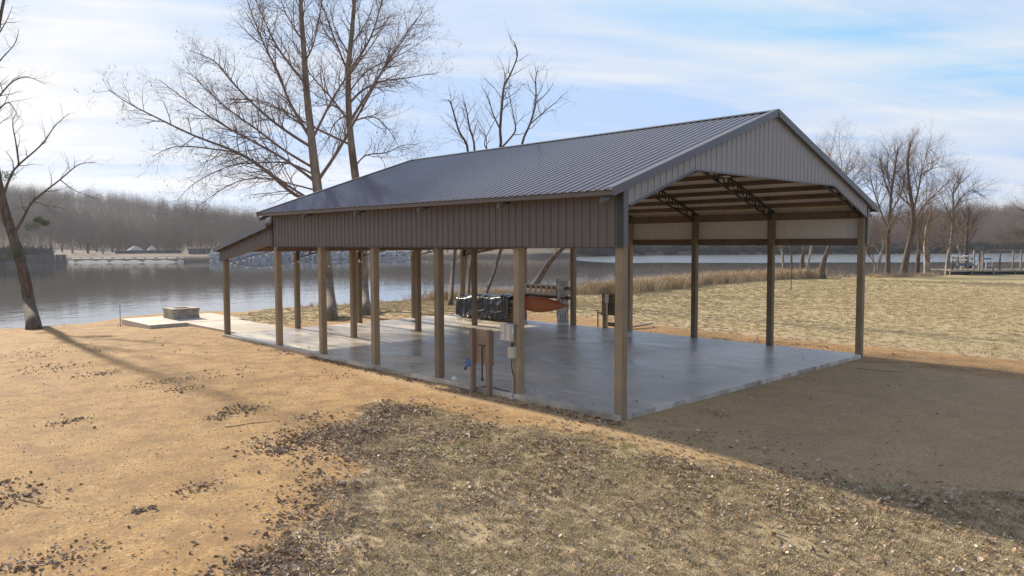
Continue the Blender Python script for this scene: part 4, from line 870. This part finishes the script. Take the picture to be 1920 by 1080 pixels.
# ------------------------------------------------------------------ woods on the far shore
def far_tree(seed, h, rk=.8):
    rnd = random.Random(seed); mb = MB(); tips = []
    h0 = h; h = h*.8; T = [Vector((0,0,-1))]; d = Vector((rnd.gauss(0,.04), rnd.gauss(0,.04), 1))
    for k in range(6): d = (d+Vector((rnd.gauss(0,.06), rnd.gauss(0,.06), .1))).normalized(); T.append(T[-1]+d*(h+1)/6)
    rad = [.10*rk*(1-.9*k/6) for k in range(7)]; mb.tube(T, rad, 5, 0, False)
    grow(mb, T, rad, 0, rnd, dict(n=(22,9,5), t0=(.15,.2,.2), ang=((30,68),(28,62),(25,65)), len=(h0*.36,h0*.16,h0*.075), rad=(.06*rk,.05*rk,.042*rk), seg=(3,2,1), up=(.16,.10,.05), sides=(3,3,3), ref=(14,4,2)), tips)
    return mb.mesh('far_tree', M_wood_far)
protos = [far_tree(100+k, 10.5+1.0*k) for k in range(5)]
pts = []; rnd = random.Random(77)
n_try = 0
while len(pts) < 21000:
    u = rnd.uniform(-420, 2350); t_ = (u-960)/FPX; st = np.interp(u, [-1500,700,1000,1500,4000], [82,75,52,16,10]); off = st+390*rnd.random()**1.05
    x, y = polar(t_, float(shore_r(t_))+off); pts.append((float(x), float(y), float(far_z(t_, off))))
scatter('hillside_woods', protos, pts, [(0,0,rnd.random()*6.28) for q in pts], [rnd.choice([.6,.75,.85,1,1.05,1.2])*rnd.uniform(.85,1.1) for q in pts], 'bare winter woods covering the hills across the lake', 'woods')
# single trees on the flat of the far bank
for k, (u, off, s_) in enumerate(((20,36,.8),(62,30,.7),(98,34,.85),(118,40,.75),(137,30,.95),(166,28,1.05),(182,42,.7),(194,26,.9),(212,38,.8),(40,45,.9),(78,48,.8))):
    q = far_pt(u, off); e = empty('bank_tree', q, k, f"{['slim','forked','tall','thin','upright','tallest','small','pale','bushy','grey','narrow'][k]} bare tree on the far left bank, {['first','third','fifth','sixth','seventh','eighth','ninth','tenth','last','second','fourth'][k]} from the left edge", 'tree', 'bare trees along the far left bank')
    e.scale = (s_*1.05,)*3; inst('crown', protos[k % 5], e); MB().tube([(0,0,-.5),(0,0,3)], [.34,.27], 7).build('trunk', M_pale if k % 3 == 1 else M_bark, e)
# shoreline brush at the far right and along the far bank
def shrub(seed, m=M_brush):
    rnd = random.Random(seed); mb = MB()
    for k in range(160):
        a = rnd.random()*6.28; rr_ = rnd.random()**.5; q = Vector((math.cos(a)*rr_*1.6, math.sin(a)*rr_*1.6, 0)); h = rnd.uniform(.8, 2.6)*(1.1-.5*rr_); d = Vector((math.cos(a)*.3*rr_+rnd.gauss(0,.15), math.sin(a)*.3*rr_+rnd.gauss(0,.15), 1)).normalized()
        mb.tube([q-Vector((0,0,.3)), q+d*h*.6, q+d*h+Vector((rnd.gauss(0,.2), rnd.gauss(0,.2), 0))], [.06,.05,.02], 3, 0, False)
    return mb.mesh('shrub', m)
sp_ = [shrub(k) for k in range(3)]; pts = []
for k in range(900):
    u = rnd.uniform(1080, 2400) if k < 720 else rnd.uniform(-500, 80); off = rnd.uniform(1.5, 18); q = far_pt(u, off); pts.append(tuple(q))
scatter('shoreline_brush', sp_, pts, [(0,0,rnd.random()*6.28) for q in pts], [rnd.uniform(.8, 1.7) for q in pts], 'dark tangled brush along the far waterline', 'brush')
# sheet-pile walls, sand, riprap
def pile_wall(u0, u1, off, z0, z1, label):
    a, b = far_pt(u0, off), far_pt(u1, off); e = empty('retaining_wall', (a.x, a.y, 0), math.atan2(b.y-a.y, b.x-a.x), label, 'wall', 'dark walls on the far bank'); L_ = math.hypot(b.x-a.x, b.y-a.y); n = max(4, int(L_/1.2))
    me_ = MB().box((0, -.2, z0), (L_/n*.9, .2, z1)).mesh('pile', M_pile)
    for k in range(n): inst('pile', me_, e, (k*L_/n, .12*(k % 2), 0))
    MB().box((-.1, -.3, z1+.01), (L_+.1, .42, z1+.16)).build('cap', M_pile, e)
pile_wall(217, 342, 27, .2, 1.55, 'long low dark sheet-pile wall behind the far sandbar')
pile_wall(354, 396, 22, -.2, 2.0, 'short tall dark sheet-pile wall nearest the lean-to on the far bank')
pile_wall(-60, 126, 1.0, -1.6, .75, 'dark bulkhead wall at the far left waterline')
def mound(name, u, off, rx, h, label, cat='sand pile'):
    q = far_pt(u, off); mb = MB(); n = 18
    for j in range(5):
        for k in range(n): a = 2*math.pi*k/n; r_ = rx*(1-j/4.6)*(1+.12*math.sin(3*a+j)); mb.v.append((q.x+r_*math.cos(a), q.y+r_*math.sin(a), q.z-.2+h*(j/4)**.8))
    for j in range(4):
        for k in range(n): a = j*n+k; b = j*n+(k+1) % n; mb.f.append((a, b, b+n, a+n)); mb.mi.append(0)
    mb.f.append(tuple(4*n+k for k in range(n))); mb.mi.append(0); tag(mb.build(name, M_sand, smooth=True), label, cat)
mound('sand_pile', 254, 34, 3.2, 2.1, 'larger pale sand pile behind the far wall'); mound('sand_pile', 286, 36, 1.8, 2.2, 'smaller pale sand pile behind the far wall')
mb = MB(); uu = np.linspace(128, 345, 60)
for k, u in enumerate(uu):
    for off in (.4, 1.0, 1.7+.3*math.sin(k*.8), 2.3, 2.7, 3.4):
        q = far_pt(u, off); mb.v.append((q.x, q.y, q.z+.06))
for k in range(len(uu)-1):
    for j in (0, 1, 4):
        if j == 4 and k % 11 in (0, 1, 6): continue
        if j == 1 and k % 17 in (3, 4): continue
        a = k*6+j; mb.f.append((a, a+6, a+7, a+1)); mb.mi.append(0)
tag(mb.build('sandbar', M_sand, smooth=True), 'pale sand beach at the far left waterline', kind='structure')
rocks = []
for k in range(3): mb = MB(); ico(mb, (0,0,0), .6, sq=(1.2,.9,.7), jit=.25); rocks.append(mb.mesh('rock', M_rip))
pts = []
for k in range(2600):
    u = rnd.uniform(395, 770); off = rnd.uniform(-1.5, 9); q = far_pt(u, off); pts.append((q.x, q.y, q.z+.2+.10*off*sstep(760, 640, u)*sstep(380, 480, u)))
scatter('riprap', rocks, pts, [(rnd.random()*6, rnd.random()*6, rnd.random()*6) for q in pts], [rnd.uniform(.5, 1.3) for q in pts], 'grey riprap rocks lining the far bank behind the lean-to', 'rocks')
tag(MB().box((0,0,0),(1,1,1)).build('spare', M_sand), kind='stuff'); bpy.data.objects.remove(bpy.data.objects['spare'])

# ------------------------------------------------------------------ dock and boats at the right
da = Vector(GP(1779, 517, -.62)); dd_ = float((np.array(da)-CAM)@_F); db = AT(1935, 518, dd_+.5); dang = math.atan2(db.y-da.y, db.x-da.x); dl = (Vector((db.x, db.y, 0))-Vector((da.x, da.y, 0))).length+4; da.z = -.62
dk = empty('dock_deck', da, dang, 'low timber deck on short posts at the right shore', 'dock')
for k in range(int(dl/.16)): MB().box((k*.16+.004, .0, .62), (k*.16+.154, 5.0, .66)).build('deck_board', M_deck, dk)
MB().box((-.02, -.05, .48), (dl, -.002, .665)).build('rim_board', M_deck, dk)
MB().box((0, .3, .1), (dl, .36, .60)).build('skirt', M_black, dk)
for k in range(int(dl/2.75)+1): MB().box((k*2.75, -.18, -.4), (k*2.75+.14, -.052, .60)).build('leg', M_grey, dk)
MB().box((-.1, -.6, -.06), (6, -.4, .02)).build('ground_sill', M_deck, dk)
def dl_(u, dy=.3):   # local x on the deck under a picture column
    return (u-1779)/(1935-1779)*(dl-4)
pf = empty('pergola', da+Vector((0,0,.66)), dang, 'weathered post and rail frame standing on the dock', 'pergola')
for u, h, y in ((1831,3.15,.6),(1847.5,2.95,.6),(1857.5,3.0,2.2),(1873,2.9,3.4),(1880,3.0,.6),(1919.5,3.0,.6),(1924,3.0,2.4)): x = dl_(u); MB().box((x-.08, y-.08, 0), (x+.08, y+.08, h*.78)).build('post', M_grey, pf)
for u, y in ((1839,.4),(1865,.4),(1903,.4),(1857,.8)): x = dl_(u); MB().box((x-.08, y-.08, 0), (x+.08, y+.08, .95)).build('short_post', M_grey, pf)
MB().box((dl_(1857), .5, 2.36), (dl_(1932), .7, 2.5)).build('top_beam', M_grey, pf); MB().box((dl_(1847.5), .5, 2.2), (dl_(1860), .7, 2.31)).build('top_beam', M_grey, pf)
kr_ = empty('kayak_rack', da+Vector((0,0,.66)), dang, 'dark timber rack of stacked boats at the dock end', 'rack')
for u in (1797.5, 1816.5): x = dl_(u); MB().box((x-.08, .2, 0), (x+.08, .36, 1.75)).build('post', M_grey, kr_); MB().box((x-.08, 1.2, 0), (x+.08, 1.36, 1.75)).build('post', M_grey, kr_)
for z in (.42, .92, 1.42):
    for u in (1797.5, 1816.5): x = dl_(u); MB().box((x-.05, .361, z), (x+.05, 1.199, z+.08)).build('arm', M_grey, kr_)
def boat(name, u0, u1, y, z, m, label, cat, wd=.38, th_=.16):
    mb = MB(); ns, nr = 16, 10; x0, x1 = dl_(u0), dl_(u1)
    for a in range(ns+1):
        t_ = a/ns; s_ = max(math.sin(math.pi*min(max(t_, .012), .988))**.5, .05)
        for b in range(nr): an = 2*math.pi*b/nr; mb.v.append((x0+(x1-x0)*t_, wd*s_*math.cos(an), th_*s_*math.sin(an)+.12*(2*t_-1)**2))
    for a in range(ns):
        for b in range(nr): i = a*nr+b; j = a*nr+(b+1) % nr; mb.f.append((i, j, j+nr, i+nr)); mb.mi.append(0)
    e = empty(name, da+Vector((0,0,.66)), dang, label, cat, 'boats on the dock rack'); o = mb.build('hull', m, e, smooth=True); o.location = (0, y, z); MB().box(((x0+x1)/2-.3, y-.12, z+th_*.9), ((x0+x1)/2+.3, y+.12, z+th_*1.05)).build('seat', M_black, e)
boat('canoe', 1788, 1823, .78, 1.67, M_white, 'white boat on the top shelf of the dock rack', 'boat', .38, .15); boat('canoe', 1788, 1826, .78, 1.17, M_white, 'white boat on the middle shelf of the dock rack', 'boat', .38, .15); boat('kayak', 1787, 1832, .78, .68, M_lblue, 'blue kayak on the lowest shelf of the dock rack', 'kayak', .36, .16)
cbx = empty('covered_boat', da+Vector((0,0,.3)), dang, 'boat under a blue canopy moored behind the dock frame', 'boat')
mb = MB(); x0, x1 = dl_(1878), dl_(1922); y0 = 6.0
for a in range(13):
    t_ = a/12; s_ = math.sin(math.pi*min(max(t_, .04), .985))**.4; x = x0+(x1-x0)*t_
    for b, (yy_, z_) in enumerate(((-1.0, .75), (-.8, .1), (-.3, -.3), (.3, -.3), (.8, .1), (1.0, .75))): mb.v.append((x, y0+yy_*s_, z_))
for a in range(12):
    for b in range(5): i = a*6+b; mb.f.append((i, i+6, i+7, i+1)); mb.mi.append(0)
    mb.f.append((a*6, a*6+5, a*6+11, a*6+6)); mb.mi.append(0)
mb.build('hull', M_galv, cbx, smooth=False); MB().box((x0+.5, y0-.8, 1.55), (x1-.6, y0+.8, 1.72)).build('canopy', M_lblue, cbx, bevel=.06)
for q in (x0+.7, x1-.8):
    for yy_ in (-.7, .7): MB().tube([(q, y0+yy_, .6), (q, y0+yy_, 1.55)], .03, 6).build('canopy_pole', M_galv, cbx)
MB().box((x0+.6, y0-.5, .76), (x1-1.2, y0+.5, 1.1)).build('seat', M_lblue, cbx, bevel=.08)

# ------------------------------------------------------------------ leaves, grass, weeds
def leaf_mesh(k):
    rnd = random.Random(k); mb = MB(); l, wd, c = .06, .034, rnd.uniform(.25, .6)
    mb.v = [(-l,0,.012*c*3),(-.2*l,-wd,.03*c),(-.1*l,0,0),(-.2*l,wd,.045*c),(.55*l,-wd*.7,.03*c),(.5*l,0,.004),(.55*l,wd*.7,.02*c),(l,0,.03*c)]
    mb.f = [(0,1,2),(0,2,3),(1,4,5,2),(2,5,6,3),(4,7,5),(5,7,6)]; mb.mi = [0]*6; return mb.mesh('leaf', M_leaf)
def tuft_mesh(k, m, n, h, spread, wd):
    rnd = random.Random(k); mb = MB()
    for j in range(n):
        a = rnd.random()*6.28; r_ = spread*rnd.random()**.6; q = Vector((math.cos(a)*r_, math.sin(a)*r_, -.01)); b = rnd.random()*6.28; le_ = rnd.uniform(.2, 1.1); hh = h*rnd.uniform(.5, 1.15); s_ = Vector((-math.sin(b), math.cos(b), 0))*wd; o_ = Vector((math.cos(b), math.sin(b), 0))
        m1 = q+o_*hh*le_*.35+Vector((0,0,hh*.6)); m2 = q+o_*hh*le_+Vector((0,0,hh*(1-.3*le_))); i_ = len(mb.v)
        mb.v += [tuple(q-s_), tuple(q+s_), tuple(m1+s_*.8), tuple(m1-s_*.8), tuple(m2)]; mb.f += [(i_,i_+1,i_+2,i_+3),(i_+3,i_+2,i_+4)]; mb.mi += [0,0]
    return mb.mesh('tuft', m)
LEAVES = [leaf_mesh(k) for k in range(5)]
rg = np.random.default_rng(4)
def sample(n, x0, x1, y0, y1, fn):
    x = rg.uniform(x0, x1, n); y = rg.uniform(y0, y1, n); k = rg.random(n) < fn(x, y); x, y = x[k], y[k]; on = (x > SX0-.03) & (x < SX1+.03) & (y > SY0-.03) & (y < SY1+.03); x, y = x[~on], y[~on]; return x, y
def clump(x, y, s=1.3, seed=0): return np.array([mnoise.fractal(Vector((a*s+seed, b*s, seed)), .8, 2, 4) for a, b in zip(x, y)])
xa, ya = sample(330000, -13, 14, -10, 6, lambda x, y: masks(x, y)[1]*.8)
cl_ = clump(xa, ya, .9, 2); k = cl_ > rg.uniform(-.45, .45, len(xa)); xa, ya = xa[k], ya[k]
xb, yb = sample(26000, 12, 70, -10, 60, lambda x, y: masks(x, y)[1]*(.12+.88*(np.hypot(x, y) < 45)))
xs_, ys_ = [xa, xb], [ya, yb]
for u, v, r_, n in ((575,822,.65,900),(520,846,.22,160),(130,791,.28,110),(445,770,.34,220),(400,785,.2,70),(310,716,.5,130),(352,728,.35,90),(190,700,.5,120),(100,690,.7,160),(370,915,.25,90),(268,957,.10,40),(500,1062,.45,260),(470,1058,.18,120),(15,935,.40,200),(85,1055,.45,240),(5,905,.15,60),(585,780,.18,50),(590,890,.16,60),(420,700,.6,60),(70,665,1.2,200),(580,860,.3,120),(640,800,.4,200),(610,705,.6,60),(1345,776,.22,50),(1520,712,.3,40),(455,600,.7,60)):
    q = G(u, v); n = int(n*.95); a = rg.normal(0, 1, (n, 2)); xs_.append(q.x+a[:,0]*r_*.9); ys_.append(q.y+a[:,1]*r_*.7)
x, y = sample(2600, -13, 14, -9, 32, lambda x, y: .30+0*x); xs_.append(x); ys_.append(y)
x = rg.normal(-.33, .14, 2600); y = rg.uniform(-.4, 15, 2600); k = clump(x, y, 1.2, 5) > rg.uniform(-.25, .3, len(x)); xs_.append(x[k & (x < -.16)]); ys_.append(y[k & (x < -.16)])
LX = np.concatenate(xs_); LY = np.concatenate(ys_); keep = ~((LX > SX0-.02) & (LX < SX1+.02) & (LY > SY0-.02) & (LY < SY1+.02)) & (bank_dist(LX, LY) > .2); LX, LY = LX[keep], LY[keep]; sx_ = np.concatenate([rg.uniform(.3, 11.8, 46), rg.uniform(-.05, .5, 40)]); sy_ = np.concatenate([rg.uniform(.3, 19, 46), rg.uniform(.2, 15, 40)]); LX = np.concatenate([LX, sx_]); LY = np.concatenate([LY, sy_]); LZ = gz(LX, LY)+.006+(1-masks(LX, LY)[0])*rg.uniform(.01, .055, len(LX)); LZ[-86:] = .012
scatter('fallen_leaves', LEAVES, np.stack([LX, LY, LZ], 1), np.stack([rg.normal(0,.36,len(LX)), rg.normal(0,.36,len(LX)), rg.uniform(0,6.28,len(LX))], 1), rg.uniform(.28, .85, len(LX))*rg.choice([.75,1,1.35], len(LX), p=[.5,.40,.10]), 'brown fallen leaves drifted over gravel and lawn', 'leaves')
print('leaves', len(LX))
TU = [tuft_mesh(k, M_grass, 26, .06, .09, .0036) for k in range(6)]
x, y = sample(150000, -13, 13, -10, 5, lambda x, y: (1-masks(x, y)[0])*.55); k = clump(x, y, 1.1, 9) > rg.uniform(-.95, .30, len(x)); x, y = x[k], y[k]
x2, y2 = sample(90000, 12, 75, -25, 75, lambda x, y: (1-masks(x, y)[0])*np.clip(1.1-np.hypot(x-12, y)/80, .1, 1)*(bank_dist(x, y) > .3)); x3, y3 = sample(9000, 0, 26, 20, 40, lambda x, y: (1-masks(x, y)[0])*(bank_dist(x, y) > .2)*.8)
GX = np.concatenate([x, x2, x3]); GY = np.concatenate([y, y2, y3]); far_k = 1+.9*sstep(18, 60, np.hypot(GX-CAM[0], GY-CAM[1]))
scatter('dead_grass', TU, np.stack([GX, GY, gz(GX, GY)], 1), np.stack([0*GX, 0*GX, rg.uniform(0,6.28,len(GX))], 1), rg.uniform(.6, 1.25, len(GX))*far_k, 'short dead tan lawn grass', 'grass'); print('grass', len(GX))
GT = [tuft_mesh(20+k, M_green, 22, .05, .08, .003) for k in range(3)]
x, y = sample(60000, -9, 13, -9, 5, lambda x, y: masks(x, y)[2]*.8); k = clump(x, y, 1.3, 21) > rg.uniform(-.12, .28, len(x)); x, y = x[k], y[k]
x2, y2 = sample(30000, 2, 70, 14, 65, lambda x, y: masks(x, y)[2]*.6*(bank_dist(x, y) > .3)); k = clump(x2, y2, .5, 22) > rg.uniform(-.1, .3, len(x2)); x2, y2 = x2[k], y2[k]
GX = np.concatenate([x, x2]); GY = np.concatenate([y, y2]); far_k = 1+.9*sstep(18, 60, np.hypot(GX-CAM[0], GY-CAM[1]))
scatter('green_grass', GT, np.stack([GX, GY, gz(GX, GY)], 1), np.stack([0*GX, 0*GX, rg.uniform(0,6.28,len(GX))], 1), rg.uniform(.6, 1.1, len(GX))*far_k, 'sparse green winter grass sprouting through the dead lawn', 'grass')
WD = [tuft_mesh(40+k, M_weed, 34, 1.0, .35, .008) for k in range(5)]
wp = []
def reeds(px, n, width, h0, h1):
    P = [np.array(GP(u, v, -.5)[:2]) for u, v in px]; seg = [np.linalg.norm(b-a) for a, b in zip(P[:-1], P[1:])]; tot = sum(seg)
    for k in range(n):
        s_ = rg.random()*tot; i_ = 0
        while s_ > seg[i_] and i_ < len(seg)-1: s_ -= seg[i_]; i_ += 1
        q = P[i_]+(P[i_+1]-P[i_])*s_/seg[i_]+rg.normal(0, width, 2); wp.append((q[0], q[1], float(gz1(q[0], q[1])), rg.uniform(h0, h1)))
reeds([(1090,553),(1182,548),(1250,540),(1307,532),(1370,527),(1440,523),(1500,521),(1530,521)], 1500, 1.1, .6, 1.5)
reeds([(800,565),(850,566),(900,562),(960,560),(1010,556),(1090,553)], 380, .9, .3, 1.1)
reeds([(1540,521),(1640,520),(1760,517)], 160, .6, .3, .8); reeds([(560,580),(690,572),(800,566)], 60, .3, .15, .4)
wp = np.array(wp); scatter('dry_weeds', WD, wp[:,:3], np.stack([0*wp[:,0], 0*wp[:,0], rg.uniform(0,6.28,len(wp))], 1), wp[:,3], 'tall dry tan reeds and weeds along the near shore', 'weeds')
# a few pebbles and sticks on the gravel
PB = []
for k in range(3): mb = MB(); ico(mb, (0,0,0), .02, sq=(1.2,.9,.6), jit=.25); PB.append(mb.mesh('pebble', M_round))
x, y = sample(26000, -13, 14, -9, 14, lambda x, y: masks(x, y)[0]*np.clip(1.4-np.hypot(x-CAM[0], y-CAM[1])/22, .1, 1)); scatter('gravel_stones', PB, np.stack([x, y, gz(x, y)], 1), rg.uniform(0, 6, (len(x), 3)), rg.uniform(.3, .85, len(x)), 'loose small stones on the gravel yard', 'gravel')
for k, (u, v, ln_, a, lab) in enumerate(((470,795,1.0,.3,'thin bare stick on the sunlit gravel left of the leaf drift'),(60,945,.8,-.5,'thin stick beside the pale leaf pile at the left edge'),(1650,695,1.2,-.6,'dark stick in the shade near the right corner post'))):
    q = G(u, v); d = Vector((math.cos(a+YAW-1.5), math.sin(a+YAW-1.5), 0)); P = [q+d*(ln_*(j/4-.5))+Vector((random.uniform(-.06,.06), random.uniform(-.06,.06), .0)) for j in range(5)]
    for w__ in P: w__.z = gz1(w__.x, w__.y)+.012
    tag(MB().tube(P, [.008,.008,.007,.006,.004], 5).build('stick', M_stick), lab, 'stick', 'sticks on the yard')

# ------------------------------------------------------------------ the air between here and the hills
hz_ = bpy.data.materials.new('haze'); hz_.use_nodes = True; n_ = hz_.node_tree; n_.nodes.clear(); ho = n_.nodes.new('ShaderNodeOutputMaterial'); pv = n_.nodes.new('ShaderNodeVolumePrincipled')
pv.inputs['Color'].default_value = (.80,.84,.92,1); pv.inputs['Density'].default_value = .0002; pv.inputs['Anisotropy'].default_value = .3; n_.links.new(pv.outputs[0], ho.inputs['Volume'])
tag(MB().box((-1650,-1650,-9.5),(2300,2300,85)).build('haze', hz_), 'thin pale winter haze over the lake', kind='stuff')
